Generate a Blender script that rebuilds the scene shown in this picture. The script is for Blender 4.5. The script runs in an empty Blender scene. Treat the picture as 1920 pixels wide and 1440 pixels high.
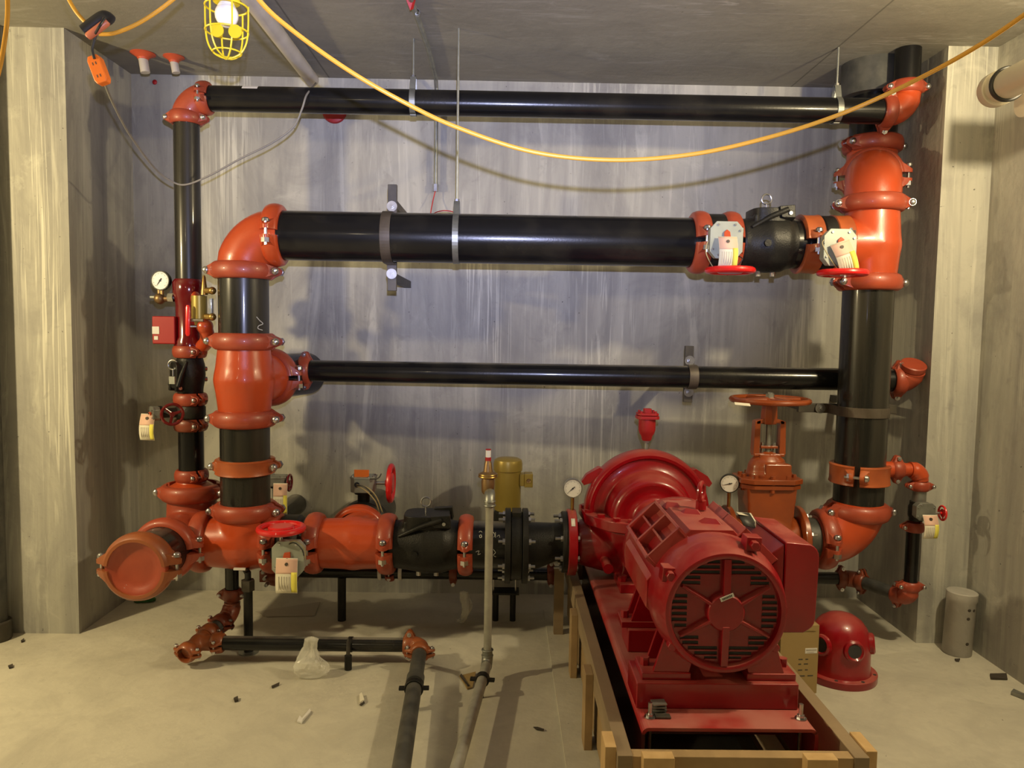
import bpy, bmesh, math, random
from mathutils import Vector, Matrix, Euler
PI = math.pi
random.seed(7)
S = bpy.context.scene
COL = S.collection

# ------------------------------------------------------------------ camera
F = 1420.0                       # focal length in pixels of the 1920 x 1440 frame
TH, PS, RO, CH = 0.07123934, 0.01181521, 0.01580726, 1.476
_c, _s = math.cos, math.sin
FW = Vector((_s(PS)*_c(TH), _c(PS)*_c(TH), -_s(TH)))
_r = Vector((_c(PS), -_s(PS), 0)); _u = _r.cross(FW)
RT = _c(RO)*_r + _s(RO)*_u
UP = -_s(RO)*_r + _c(RO)*_u
CAM = Vector((0, 0, CH))
cd = bpy.data.cameras.new('camera'); cam = bpy.data.objects.new('camera', cd); COL.objects.link(cam)
cd.sensor_fit = 'HORIZONTAL'; cd.sensor_width = 36; cd.lens = F/1920*36; cd.clip_start = .05
cam.matrix_world = Matrix(((RT.x, UP.x, -FW.x, 0), (RT.y, UP.y, -FW.y, 0), (RT.z, UP.z, -FW.z, CH), (0, 0, 0, 1)))
S.camera = cam

# ------------------------------------------------------------------ world, lamps, exposure
w = bpy.data.worlds.new('world'); S.world = w; w.use_nodes = True
w.node_tree.nodes['Background'].inputs[0].default_value = (.55, .56, .6, 1)
w.node_tree.nodes['Background'].inputs[1].default_value = .03
S.view_settings.view_transform = 'Standard'
try: S.view_settings.look = 'None'
except Exception: pass
S.view_settings.gamma = 1; S.view_settings.use_curve_mapping = False
S.view_settings.exposure = 0.0
def lamp(name, loc, power, color, radius):
    l = bpy.data.lights.new(name, 'POINT'); l.energy = power; l.color = color; l.shadow_soft_size = radius
    o = bpy.data.objects.new(name, l); o.location = loc; COL.objects.link(o); return o
lamp('work_lamp', (-2.85, 2.05, 1.98), 165, (1, .80, .44), .05)      # warm string lamp left of the frame
lamp('work_lamp', (1.95, 2.1, 2.43), 112, (1, .82, .50), .05)       # warm string lamp at upper right
lamp('work_lamp', (-1.6, -1.6, 2.45), 14, (1, .82, .50), .06)        # warm lamp far behind the viewer
# cool hand torch held just above the camera, aimed at the top of the wall
tl = bpy.data.lights.new('torch', 'SPOT'); tl.energy = 560; tl.color = (.60, .64, 1.0); tl.shadow_soft_size = .012
tl.spot_size = math.radians(64); tl.spot_blend = 1.0
to = bpy.data.objects.new('torch', tl); COL.objects.link(to); to.location = (.02, -.02, 1.64)
to.rotation_euler = (Vector((-.12, 4.15, 2.78))-Vector(to.location)).to_track_quat('-Z', 'Y').to_euler()

def at(px, py, Y):
    "point of the room seen at a pixel of the photograph, at depth Y"
    d = FW + RT*((px-960)/F) - UP*((py-720)/F)
    return CAM + d*(Y/d.y)
def atz(px, py, Z):
    d = FW + RT*((px-960)/F) - UP*((py-720)/F)
    return CAM + d*((Z-CH)/d.z)
def ray_cyl(px, py, c, axis, r, lift=.0008):
    "point where the sight line of a pixel meets a cylinder, lifted a hair off its skin"
    d = (FW + RT*((px-960)/F) - UP*((py-720)/F)).normalized(); ax = Vector(axis).normalized(); w_ = CAM-Vector(c)
    dp = d-ax*d.dot(ax); wp = w_-ax*w_.dot(ax); A, B, C_ = dp.dot(dp), 2*dp.dot(wp), wp.dot(wp)-(r+lift)**2
    return CAM+d*((-B-math.sqrt(max(0, B*B-4*A*C_)))/(2*A))
def xat(px, py, Y): return at(px, py, Y).x
def zat(px, py, Y): return at(px, py, Y).z

# ------------------------------------------------------------------ materials
def nd(nt, t, **kw):
    n = nt.nodes.new(t)
    for k, v in kw.items(): setattr(n, k, v)
    return n
def mat(name, col, rough=.5, metal=0, coat=0, col2=None, nscale=6, namt=1, lo=.35, hi=.65, bump=0, bscale=60, stretch=(1, 1, 1), spec=.5, rvar=0, dust=None, dlo=.55, trans=0, alpha=1, emit=None):
    m = bpy.data.materials.new(name); m.use_nodes = True; nt = m.node_tree; b = nt.nodes['Principled BSDF']
    b.inputs['Base Color'].default_value = (*col, 1); b.inputs['Roughness'].default_value = rough
    b.inputs['Metallic'].default_value = metal; b.inputs['Coat Weight'].default_value = coat; b.inputs['Coat Roughness'].default_value = .08
    b.inputs['Specular IOR Level'].default_value = spec
    b.inputs['Transmission Weight'].default_value = trans; b.inputs['Alpha'].default_value = alpha
    tc = nd(nt, 'ShaderNodeTexCoord'); mp = nd(nt, 'ShaderNodeMapping'); mp.inputs['Scale'].default_value = stretch
    nt.links.new(tc.outputs['Object'], mp.inputs[0])
    out = None
    if col2:
        n = nd(nt, 'ShaderNodeTexNoise'); n.inputs['Scale'].default_value = nscale; n.inputs['Detail'].default_value = 6
        nt.links.new(mp.outputs[0], n.inputs['Vector'])
        r = nd(nt, 'ShaderNodeMapRange'); r.inputs[1].default_value = lo; r.inputs[2].default_value = hi; r.inputs[4].default_value = namt
        nt.links.new(n.outputs[0], r.inputs[0])
        mx = nd(nt, 'ShaderNodeMix', data_type='RGBA'); mx.inputs[6].default_value = (*col, 1); mx.inputs[7].default_value = (*col2, 1)
        nt.links.new(r.outputs[0], mx.inputs[0]); nt.links.new(mx.outputs[2], b.inputs['Base Color']); out = mx.outputs[2]
        if rvar:
            rr = nd(nt, 'ShaderNodeMapRange'); rr.inputs[3].default_value = rough; rr.inputs[4].default_value = rough+rvar
            nt.links.new(r.outputs[0], rr.inputs[0]); nt.links.new(rr.outputs[0], b.inputs['Roughness'])
    if dust:                                     # settled dust on upward faces
        g = nd(nt, 'ShaderNodeNewGeometry'); sp = nd(nt, 'ShaderNodeSeparateXYZ'); nt.links.new(g.outputs['Normal'], sp.inputs[0])
        n = nd(nt, 'ShaderNodeTexNoise'); n.inputs['Scale'].default_value = 7; n.inputs['Detail'].default_value = 7
        nt.links.new(tc.outputs['Object'], n.inputs['Vector'])
        r = nd(nt, 'ShaderNodeMapRange'); r.inputs[1].default_value = dlo; r.inputs[2].default_value = 1
        nt.links.new(sp.outputs[2], r.inputs[0])
        r2 = nd(nt, 'ShaderNodeMapRange'); r2.inputs[1].default_value = .3; r2.inputs[2].default_value = .6; nt.links.new(n.outputs[0], r2.inputs[0])
        mu = nd(nt, 'ShaderNodeMath', operation='MULTIPLY'); nt.links.new(r.outputs[0], mu.inputs[0]); nt.links.new(r2.outputs[0], mu.inputs[1])
        m2 = nd(nt, 'ShaderNodeMath', operation='MULTIPLY'); nt.links.new(mu.outputs[0], m2.inputs[0]); m2.inputs[1].default_value = .7
        mx = nd(nt, 'ShaderNodeMix', data_type='RGBA'); mx.inputs[7].default_value = (*dust, 1)
        if out: nt.links.new(out, mx.inputs[6])
        else: mx.inputs[6].default_value = (*col, 1)
        nt.links.new(m2.outputs[0], mx.inputs[0]); nt.links.new(mx.outputs[2], b.inputs['Base Color'])
        rr = nd(nt, 'ShaderNodeMapRange'); rr.inputs[3].default_value = rough; rr.inputs[4].default_value = .75
        nt.links.new(m2.outputs[0], rr.inputs[0]); nt.links.new(rr.outputs[0], b.inputs['Roughness'])
        cc = nd(nt, 'ShaderNodeMapRange'); cc.inputs[3].default_value = coat; cc.inputs[4].default_value = 0
        nt.links.new(m2.outputs[0], cc.inputs[0]); nt.links.new(cc.outputs[0], b.inputs['Coat Weight'])
    if bump:
        n = nd(nt, 'ShaderNodeTexNoise'); n.inputs['Scale'].default_value = bscale; n.inputs['Detail'].default_value = 4
        nt.links.new(tc.outputs['Object'], n.inputs['Vector'])
        bp = nd(nt, 'ShaderNodeBump'); bp.inputs['Strength'].default_value = bump; bp.inputs['Distance'].default_value = .01
        nt.links.new(n.outputs[0], bp.inputs['Height']); nt.links.new(bp.outputs[0], b.inputs['Normal'])
    if emit:
        b.inputs['Emission Color'].default_value = (*emit[:3], 1); b.inputs['Emission Strength'].default_value = emit[3]
    return m

def concrete(name, base, dark, light, axis, streak=1.0, seams=None, warm=None):
    "formed concrete: long streaks along one axis, patches, pores and lime runs"
    m = bpy.data.materials.new(name); m.use_nodes = True; nt = m.node_tree; b = nt.nodes['Principled BSDF']; L = nt.links.new
    b.inputs['Roughness'].default_value = .72; b.inputs['Specular IOR Level'].default_value = .35
    tc = nd(nt, 'ShaderNodeTexCoord')
    def noise(scale, sc, detail=5, dist=0, rough=.55):
        mp = nd(nt, 'ShaderNodeMapping'); mp.inputs['Scale'].default_value = sc; L(tc.outputs['Object'], mp.inputs[0])
        n = nd(nt, 'ShaderNodeTexNoise'); n.inputs['Scale'].default_value = scale; n.inputs['Detail'].default_value = detail
        n.inputs['Distortion'].default_value = dist; n.inputs['Roughness'].default_value = rough; L(mp.outputs[0], n.inputs['Vector']); return n.outputs[0]
    def rng(x, a, b_, c=0, d=1):
        r = nd(nt, 'ShaderNodeMapRange'); r.inputs[1].default_value = a; r.inputs[2].default_value = b_; r.inputs[3].default_value = c; r.inputs[4].default_value = d
        L(x, r.inputs[0]); return r.outputs[0]
    def mix(f, a, b_):
        mx = nd(nt, 'ShaderNodeMix', data_type='RGBA'); L(f, mx.inputs[0])
        for i, v in ((6, a), (7, b_)):
            if isinstance(v, tuple): mx.inputs[i].default_value = (*v, 1)
            else: L(v, mx.inputs[i])
        return mx.outputs[2]
    def mul(a, b_):
        mm = nd(nt, 'ShaderNodeMath', operation='MULTIPLY'); L(a, mm.inputs[0])
        if isinstance(b_, float): mm.inputs[1].default_value = b_
        else: L(b_, mm.inputs[1])
        return mm.outputs[0]
    st = {'z': (1, 1, .11), 'x': (.25, 1, 1), 'n': (1, 1, 1)}[axis]
    st3 = {'z': (1, 1, .022), 'x': (.1, 1, 1), 'n': (1, 1, 1)}[axis]
    st2 = {'z': (1, 1, .06), 'x': (.16, 1, 1), 'n': (1, 1, 1)}[axis]
    c = mix(rng(noise(2.6, st, 7, .9, .68), .44, .62, 0, streak), base, dark)
    c = mix(rng(noise(11, st2, 3, .5), .50, .60, 0, .45*streak), c, dark)
    c = mix(rng(noise(1.9, (1, 1, .6), 8, 1.0, .65), .48, .64, 0, .55), c, dark)
    c = mix(rng(noise(8, st2, 6, 1.6, .7), .57, .66, 0, .6*streak), c, light)
    msk = rng(noise(1.3, (1, 1, .35), 4, .8), .53, .66)
    c = mix(mul(rng(noise(30, st3, 5, 2.2), .54, .60, 0, 1.1*streak), msk), c, light)
    c = mix(rng(noise(13, (1, 1, 1), 5, .5), .62, .70, 0, .30), c, dark)
    c = mix(rng(noise(16, st, 4), .36, .27, 0, .4*streak), c, dark)
    c = mix(rng(noise(2.2, (1, 1, 1), 8, 1.2, .7), .6, .75, 0, .45), c, warm or light)
    c = mix(rng(noise(55, (1, 1, 1), 2), .74, .78, 0, .8), c, (dark[0]*.35, dark[1]*.35, dark[2]*.35))
    if seams:
        sp = nd(nt, 'ShaderNodeSeparateXYZ'); L(tc.outputs['Object'], sp.inputs[0])
        for ax, val in seams:
            d = nd(nt, 'ShaderNodeMath', operation='SUBTRACT'); L(sp.outputs[ax], d.inputs[0]); d.inputs[1].default_value = val
            a = nd(nt, 'ShaderNodeMath', operation='ABSOLUTE'); L(d.outputs[0], a.inputs[0])
            c = mix(rng(a.outputs[0], .002, .006, .7, 0), c, (dark[0]*.4, dark[1]*.4, dark[2]*.4))
    L(c, b.inputs['Base Color'])
    bp = nd(nt, 'ShaderNodeBump'); bp.inputs['Strength'].default_value = .25; bp.inputs['Distance'].default_value = .01
    L(noise(24, (1, 1, 1), 8), bp.inputs['Height']); L(bp.outputs[0], b.inputs['Normal'])
    return m

MT = {}
MT['wall'] = concrete('wall_concrete', (.44, .43, .375), (.215, .21, .20), (.66, .65, .56), 'z', .62)
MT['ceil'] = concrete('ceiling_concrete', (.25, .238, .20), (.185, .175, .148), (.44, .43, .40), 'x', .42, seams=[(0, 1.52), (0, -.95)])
MT['floor'] = concrete('floor_concrete', (.56, .53, .43), (.40, .375, .31), (.62, .59, .48), 'n', .35, warm=(.55, .48, .33))
MT['cyl'] = concrete('cast_concrete', (.40, .38, .34), (.27, .26, .23), (.52, .5, .45), 'n', .4)
OR = dict(rough=.32, coat=.3, bump=.05, bscale=300)
MT['orange'] = mat('orange_enamel', (.50, .066, .014), col2=(.42, .054, .012), nscale=5, **OR)
MT['orange2'] = mat('dull_orange_enamel', (.37, .062, .026), col2=(.29, .045, .02), nscale=9, rough=.42, coat=.15, bump=.06, bscale=300)
MT['brown_or'] = mat('burnt_orange_enamel', (.42, .10, .026), col2=(.30, .065, .02), nscale=8, rough=.4, coat=.2)
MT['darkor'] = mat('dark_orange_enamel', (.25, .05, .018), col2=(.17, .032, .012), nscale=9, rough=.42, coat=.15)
MT['red'] = mat('red_gloss_paint', (.31, .002, .008), rough=.28, coat=.4, col2=(.24, .0015, .006), nscale=5, dust=(.42, .12, .09), bump=.06, bscale=40)
MT['red_dusty'] = mat('red_paint_under_dust', (.36, .006, .01), rough=.35, coat=.3, col2=(.36, .075, .06), nscale=5, lo=.35, hi=.7, dust=(.42, .16, .13), dlo=.4)
MT['redhw'] = mat('bright_red_handwheel', (.66, .012, .012), rough=.3, coat=.4)
MT['crimson'] = mat('crimson_gloss', (.13, .003, .006), rough=.15, coat=.7)
MT['black'] = mat('black_pipe_lacquer', (.006, .006, .007), rough=.25, coat=.25, spec=.3, col2=(.022, .020, .016), nscale=5, lo=.5, hi=.8, rvar=.2, dust=(.30, .28, .24), dlo=.86, stretch=(1, 1, 1), bump=.03, bscale=120)
MT['black_v'] = mat('black_pipe_lacquer_worn', (.010, .010, .009), rough=.24, coat=.35, spec=.3, col2=(.045, .040, .030), nscale=14, lo=.4, hi=.75, rvar=.2, stretch=(1, 1, .05))
MT['blackm'] = mat('black_cast_iron', (.008, .008, .008), rough=.42, spec=.3, col2=(.02, .019, .016), nscale=10, bump=.15, bscale=160)
MT['dkgrey'] = mat('dark_grey_pipe', (.040, .041, .038), rough=.5, col2=(.08, .078, .068), nscale=16, bump=.08)
MT['strut'] = mat('dark_strut_steel', (.05, .045, .04), rough=.5, metal=.4, col2=(.09, .08, .065), nscale=12)
MT['bandm'] = mat('brown_steel_band', (.07, .055, .04), rough=.5, metal=.3, col2=(.12, .10, .08), nscale=10)
MT['zinc'] = mat('zinc_steel', (.62, .62, .63), rough=.28, metal=1, col2=(.42, .42, .44), nscale=20)
MT['galv'] = mat('galvanized_steel', (.33, .34, .31), rough=.45, metal=.75, col2=(.24, .25, .23), nscale=22)
MT['galvp'] = mat('grey_galvanized_pipe', (.42, .41, .35), rough=.45, metal=.3, col2=(.32, .31, .26), nscale=20)
MT['brass'] = mat('brass', (.50, .33, .10), rough=.32, metal=.9, col2=(.36, .22, .07), nscale=16)
MT['bronze'] = mat('bronze', (.34, .22, .10), rough=.42, metal=.8, col2=(.22, .14, .07), nscale=16)
MT['gold'] = mat('gold_paint', (.36, .265, .055), rough=.36, metal=.35, col2=(.31, .225, .045), nscale=4)
MT['gbox'] = mat('grey_green_enamel', (.38, .41, .36), rough=.4, metal=.2, col2=(.31, .34, .3), nscale=12)
MT['white'] = mat('white_plastic', (.72, .70, .66), rough=.5)
MT['conduit'] = mat('off_white_conduit', (.50, .47, .44), rough=.5, col2=(.42, .39, .36), nscale=9)
MT['pvc'] = mat('cream_pvc', (.66, .60, .47), rough=.4, col2=(.60, .54, .42), nscale=5)
MT['paper'] = mat('tag_paper', (.72, .68, .55), rough=.7)
MT['pink'] = mat('pink_print', (.70, .45, .35), rough=.7)
MT['yprint'] = mat('yellow_print', (.75, .68, .10), rough=.7)
MT['ink'] = mat('dark_ink', (.03, .03, .03), rough=.7)
MT['inkg'] = mat('grey_ink', (.42, .38, .31), rough=.7)
MT['dial'] = mat('white_dial', (.74, .73, .70), rough=.4)
MT['ycord'] = mat('yellow_cord', (.72, .36, .035), rough=.5)
MT['ycage'] = mat('yellow_plastic', (.80, .62, .02), rough=.4)
MT['gcord'] = mat('grey_cord', (.22, .21, .19), rough=.6)
MT['wirek'] = mat('black_wire', (.03, .03, .028), rough=.5)
MT['wirey'] = mat('tan_wire', (.36, .30, .16), rough=.5)
MT['obox'] = mat('orange_plastic', (.90, .20, .02), rough=.45)
MT['tape'] = mat('black_tape', (.02, .02, .022), rough=.35)
MT['copper'] = mat('salmon_tape', (.55, .16, .08), rough=.4)
MT['redwire'] = mat('red_wire', (.5, .03, .03), rough=.5)
MT['bulb'] = mat('frosted_bulb', (.85, .84, .80), rough=.3)
MT['wood'] = mat('pale_pine', (.40, .27, .13), rough=.7, col2=(.30, .20, .095), nscale=9, stretch=(1, .12, 1), bump=.1)
MT['woodx'] = mat('weathered_pine', (.22, .16, .095), rough=.75, col2=(.33, .24, .14), nscale=9, stretch=(.12, .2, 1), bump=.1)
MT['woodend'] = mat('cut_pine_end', (.56, .37, .17), rough=.7, col2=(.48, .31, .13), nscale=20)
MT['card'] = mat('cardboard', (.36, .25, .10), rough=.75, col2=(.32, .22, .085), nscale=4)
MT['film'] = mat('clear_film', (.85, .84, .76), rough=.18, trans=.1, alpha=.46, coat=.5)
MT['gate'] = mat('burnt_orange_gloss', (.30, .062, .014), col2=(.22, .045, .011), nscale=8, rough=.3, coat=.4)
MT['cap_or'] = mat('brown_orange_enamel', (.30, .085, .024), col2=(.24, .06, .018), nscale=8, rough=.4, coat=.2)
MT['glass'] = mat('sight_glass', (.75, .8, .8), rough=.05, trans=.8)
MT['debris'] = mat('dark_debris', (.05, .04, .03), rough=.8)
MT['green'] = mat('green_leaf', (.02, .10, .02), rough=.7)
MT['redpaint'] = mat('red_plastic', (.34, .008, .010), rough=.5)
MT['orange_sleeve'] = mat('orange_red_sleeve', (.50, .08, .03), rough=.5)
MT['concol'] = mat('chalk', (.55, .55, .5), rough=.9)

# ------------------------------------------------------------------ mesh building
def frame(o, z, x=None):
    "matrix: local z along z, local x as near to x as can be"
    z = Vector(z).normalized()
    x = Vector(x) if x is not None else (Vector((1, 0, 0)) if abs(z.x) < .9 else Vector((0, 1, 0)))
    x = (x - z*x.dot(z)).normalized(); y = z.cross(x)
    return Matrix(((x.x, y.x, z.x, o[0]), (x.y, y.y, z.y, o[1]), (x.z, y.z, z.z, o[2]), (0, 0, 0, 1)))
def catmull(pts, n=8, closed=False):
    P = [Vector(p) for p in pts]; out = []; k = len(P)
    rngk = k if closed else k-1
    for i in range(rngk):
        if closed: p0, p1, p2, p3 = P[i-1], P[i], P[(i+1) % k], P[(i+2) % k]
        else: p0, p1, p2, p3 = P[max(i-1, 0)], P[i], P[i+1], P[min(i+2, k-1)]
        for j in range(n):
            t = j/n
            out.append(.5*((2*p1)+(-p0+p2)*t+(2*p0-5*p1+4*p2-p3)*t*t+(-p0+3*p1-3*p2+p3)*t**3))
    if not closed: out.append(P[-1])
    return out
class M:
    def __init__(s, T=None): s.bm = bmesh.new(); s.T = T or Matrix()
    def v(s, p): return s.bm.verts.new(s.T @ Vector(p))
    def face(s, vs):
        try: return s.bm.faces.new(vs)
        except ValueError: return None
    def sweep(s, pts, rad, seg=24, closed=False, cap=True, flat=1):
        P = [Vector(p) for p in pts]; n = len(P)
        if not hasattr(rad, '__len__'): rad = [rad]*n
        tans = []
        for i in range(n):
            a = P[i-1] if (i > 0 or closed) else P[0]; b = P[(i+1) % n] if (i < n-1 or closed) else P[-1]
            d = (b-a)
            if d.length < 1e-9: d = tans[-1] if tans else Vector((0, 0, 1))
            tans.append(d.normalized())
        t0 = tans[0]; x = Vector((1, 0, 0)) if abs(t0.x) < .9 else Vector((0, 1, 0))
        x = (x - t0*x.dot(t0)).normalized(); rings = []
        for i in range(n):
            t = tans[i]; x = (x - t*x.dot(t)).normalized(); y = t.cross(x)
            rings.append([s.v(P[i] + (x*math.cos(2*PI*k/seg) + y*math.sin(2*PI*k/seg)*flat)*rad[i]) for k in range(seg)])
        for i in range(n if closed else n-1):
            a, b = rings[i], rings[(i+1) % n]
            for k in range(seg): s.face((a[k], a[(k+1) % seg], b[(k+1) % seg], b[k]))
        if cap and not closed: s.face(rings[0][::-1]); s.face(rings[-1])
        return s
    def tube(s, p0, p1, r, r2=None, seg=24): return s.sweep([p0, p1], [r, r if r2 is None else r2], seg)
    def lathe(s, prof, seg=32, a0=0, a1=2*PI):
        "profile of (radius, z) turned about local z; a closed turn unless a0/a1 are given"
        full = abs(a1-a0-2*PI) < 1e-6; n = seg if full else seg+1
        rings = [[s.v((r*math.cos(a0+(a1-a0)*k/seg), r*math.sin(a0+(a1-a0)*k/seg), z)) for k in range(n)] for r, z in prof]
        for a, b in zip(rings, rings[1:]):
            for k in range(seg): s.face((a[k], a[(k+1) % n], b[(k+1) % n], b[k]))
        if full:
            if prof[0][0] > 1e-5: s.face(rings[0][::-1])
            if prof[-1][0] > 1e-5: s.face(rings[-1])
        return s
    def ring(s, prof, seg=32, a0=0, a1=2*PI):
        "closed profile loop (r,z) turned about z"
        full = abs(a1-a0-2*PI) < 1e-6; n = seg if full else seg+1; m = len(prof)
        R = [[s.v((r*math.cos(a0+(a1-a0)*k/seg), r*math.sin(a0+(a1-a0)*k/seg), z)) for r, z in prof] for k in range(n)]
        for k in range(seg):
            a, b = R[k], R[(k+1) % n]
            for j in range(m): s.face((a[j], b[j], b[(j+1) % m], a[(j+1) % m]))
        if not full: s.face(R[0]); s.face(R[-1][::-1])
        return s
    def bx(s, x0, x1, y0, y1, z0, z1):
        V = [s.v((x, y, z)) for z in (z0, z1) for y in (y0, y1) for x in (x0, x1)]
        for f in ((0, 2, 3, 1), (4, 5, 7, 6), (0, 1, 5, 4), (2, 6, 7, 3), (0, 4, 6, 2), (1, 3, 7, 5)): s.face([V[i] for i in f])
        return s
    def prism(s, poly, z0, z1):
        "polygon of (x,y) between two heights of local z"
        a = [s.v((x, y, z0)) for x, y in poly]; b = [s.v((x, y, z1)) for x, y in poly]; n = len(poly)
        s.face(a[::-1]); s.face(b)
        for i in range(n): s.face((a[i], a[(i+1) % n], b[(i+1) % n], b[i]))
        return s
    def hull(s, pts):
        vs = [s.v(p) for p in pts]; r = bmesh.ops.convex_hull(s.bm, input=vs)
        dead = [g for g in r.get('geom_interior', []) + r.get('geom_unused', []) if isinstance(g, bmesh.types.BMVert)]
        if dead: bmesh.ops.delete(s.bm, geom=list(set(dead)), context='VERTS')
        return s
    def ball(s, c, r, sx=1, sy=1, sz=1, seg=20):
        T = s.T @ Matrix.Translation(Vector(c)) @ Matrix.Diagonal((r*sx, r*sy, r*sz, 1))
        bmesh.ops.create_uvsphere(s.bm, u_segments=seg, v_segments=seg//2, radius=1, matrix=T); return s
    def torus(s, R, r, seg=40, sec=10, z=0, sq=1):
        return s.ring([(R+r*math.cos(2*PI*k/sec), z+r*sq*math.sin(2*PI*k/sec)) for k in range(sec)], seg)
    def hexn(s, p0, p1, r): return s.sweep([p0, p1], [r, r], 6)
    def obj(s, name, m, parent=None, ang=35, bevel=0, remesh=0, smooth=0, solid=0, recenter=True):
        bmesh.ops.remove_doubles(s.bm, verts=s.bm.verts, dist=1e-6)
        bmesh.ops.recalc_face_normals(s.bm, faces=s.bm.faces)
        org = parent_loc(parent) if parent else None
        if parent is None:
            zs = [v.co for v in s.bm.verts]
            mn = Vector([min(c[i] for c in zs) for i in range(3)]); mx = Vector([max(c[i] for c in zs) for i in range(3)])
            org = Vector(((mn.x+mx.x)/2, (mn.y+mx.y)/2, mn.z)) if recenter else Vector((0, 0, 0))
        bmesh.ops.translate(s.bm, verts=s.bm.verts, vec=-org)
        me = bpy.data.meshes.new(name); s.bm.to_mesh(me); s.bm.free()
        for p in me.polygons: p.use_smooth = True
        me.set_sharp_from_angle(angle=math.radians(ang))
        me.materials.append(MT[m] if isinstance(m, str) else m)
        o = bpy.data.objects.new(name, me); COL.objects.link(o)
        if parent: o.parent = parent
        else: o.location = org
        if solid: md = o.modifiers.new('s', 'SOLIDIFY'); md.thickness = solid
        if remesh:
            md = o.modifiers.new('r', 'REMESH'); md.mode = 'VOXEL'; md.voxel_size = remesh; md.use_smooth_shade = True
            md = o.modifiers.new('m', 'SMOOTH'); md.iterations = smooth or 8; md.factor = .6
        if bevel:
            md = o.modifiers.new('b', 'BEVEL'); md.width = bevel; md.segments = 2; md.limit_method = 'ANGLE'; md.angle_limit = math.radians(40); md.harden_normals = True
        return o
def parent_loc(p):
    v = Vector((0, 0, 0))
    while p: v += p.location; p = p.parent
    return v
def tag(o, label=None, cat=None, group=None, kind=None):
    if label: o['label'] = label
    if cat: o['category'] = cat
    if group: o['group'] = group
    if kind: o['kind'] = kind
    return o
def thing(name, loc, label, cat, group=None):
    o = bpy.data.objects.new(name, None); COL.objects.link(o); o.location = loc; o.empty_display_size = .05
    return tag(o, label, cat, group)
X, Y, Z = Vector((1, 0, 0)), Vector((0, 1, 0)), Vector((0, 0, 1))

# ------------------------------------------------------------------ the room
BW, CF, CZ = 4.15, 3.535, 2.80       # back wall, column fronts, ceiling height
LX, RX, RWX = -2.0, 2.01, 2.24       # alcove sides, right wall
def struct(name, m, mt, lab=None):
    o = m.obj(name, mt, recenter=False); o['kind'] = 'structure'
    if lab: o['label'] = lab
    return o
struct('floor', M().bx(-4.2, 4.2, -3.2, BW+.2, -.12, 0), 'floor')
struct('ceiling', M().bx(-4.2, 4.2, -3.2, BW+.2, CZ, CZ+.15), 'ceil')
struct('wall_back', M().bx(LX-.05, RX+.05, BW, BW+.2, 0, CZ), 'wall')
struct('wall_left_column', M().bx(-4.2, LX, CF, BW+.2, 0, CZ), 'wall')
struct('wall_right_column', M().bx(RX, RWX+.1, CF, BW+.2, 0, CZ), 'wall')
struct('wall_right', M().bx(RWX, RWX+.2, -3.2, CF, 0, CZ), 'wall')
struct('wall_left', M().bx(-4.3, -4.1, -3.2, CF, 0, CZ), 'wall')
struct('wall_rear', M().bx(-4.2, 2.4, -3.3, -3.1, 0, CZ), 'wall')

# ------------------------------------------------------------------ axes of the pipework
HY = 3.45                                  # plane of the big pipe, the risers and the header
XL, XR = -1.176, 1.655                     # left and right riser
BZ = (zat(700, 443, HY)+zat(1280, 456, HY))/2   # big pipe
HZ = .48                                   # header
TY = 3.58                                  # thin riser and top pipe
TX = -1.475
TZ = (zat(500, 184, TY)+zat(1500, 209, TY))/2
LY, LZ = 4.0, 1.242                        # low 4 inch pipe
R8, R4, R2 = .1095, .0572, .0302
def RZ(py, x=XL, y=HY):                    # height of a pixel row on a vertical line
    lo, hi = -1.0, 3.5
    for _ in range(40):
        mdl = (lo+hi)/2; d = Vector((x, y, mdl))-CAM
        if 720-F*d.dot(UP)/d.dot(FW) > py: lo = mdl
        else: hi = mdl
    return (lo+hi)/2
def HX(px, z, y):                          # x of a pixel column on a horizontal line
    lo, hi = -4.0, 4.0
    for _ in range(40):
        mdl = (lo+hi)/2; d = Vector((mdl, y, z))-CAM
        if 960+F*d.dot(RT)/d.dot(FW) < px: lo = mdl
        else: hi = mdl
    return (lo+hi)/2
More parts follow.
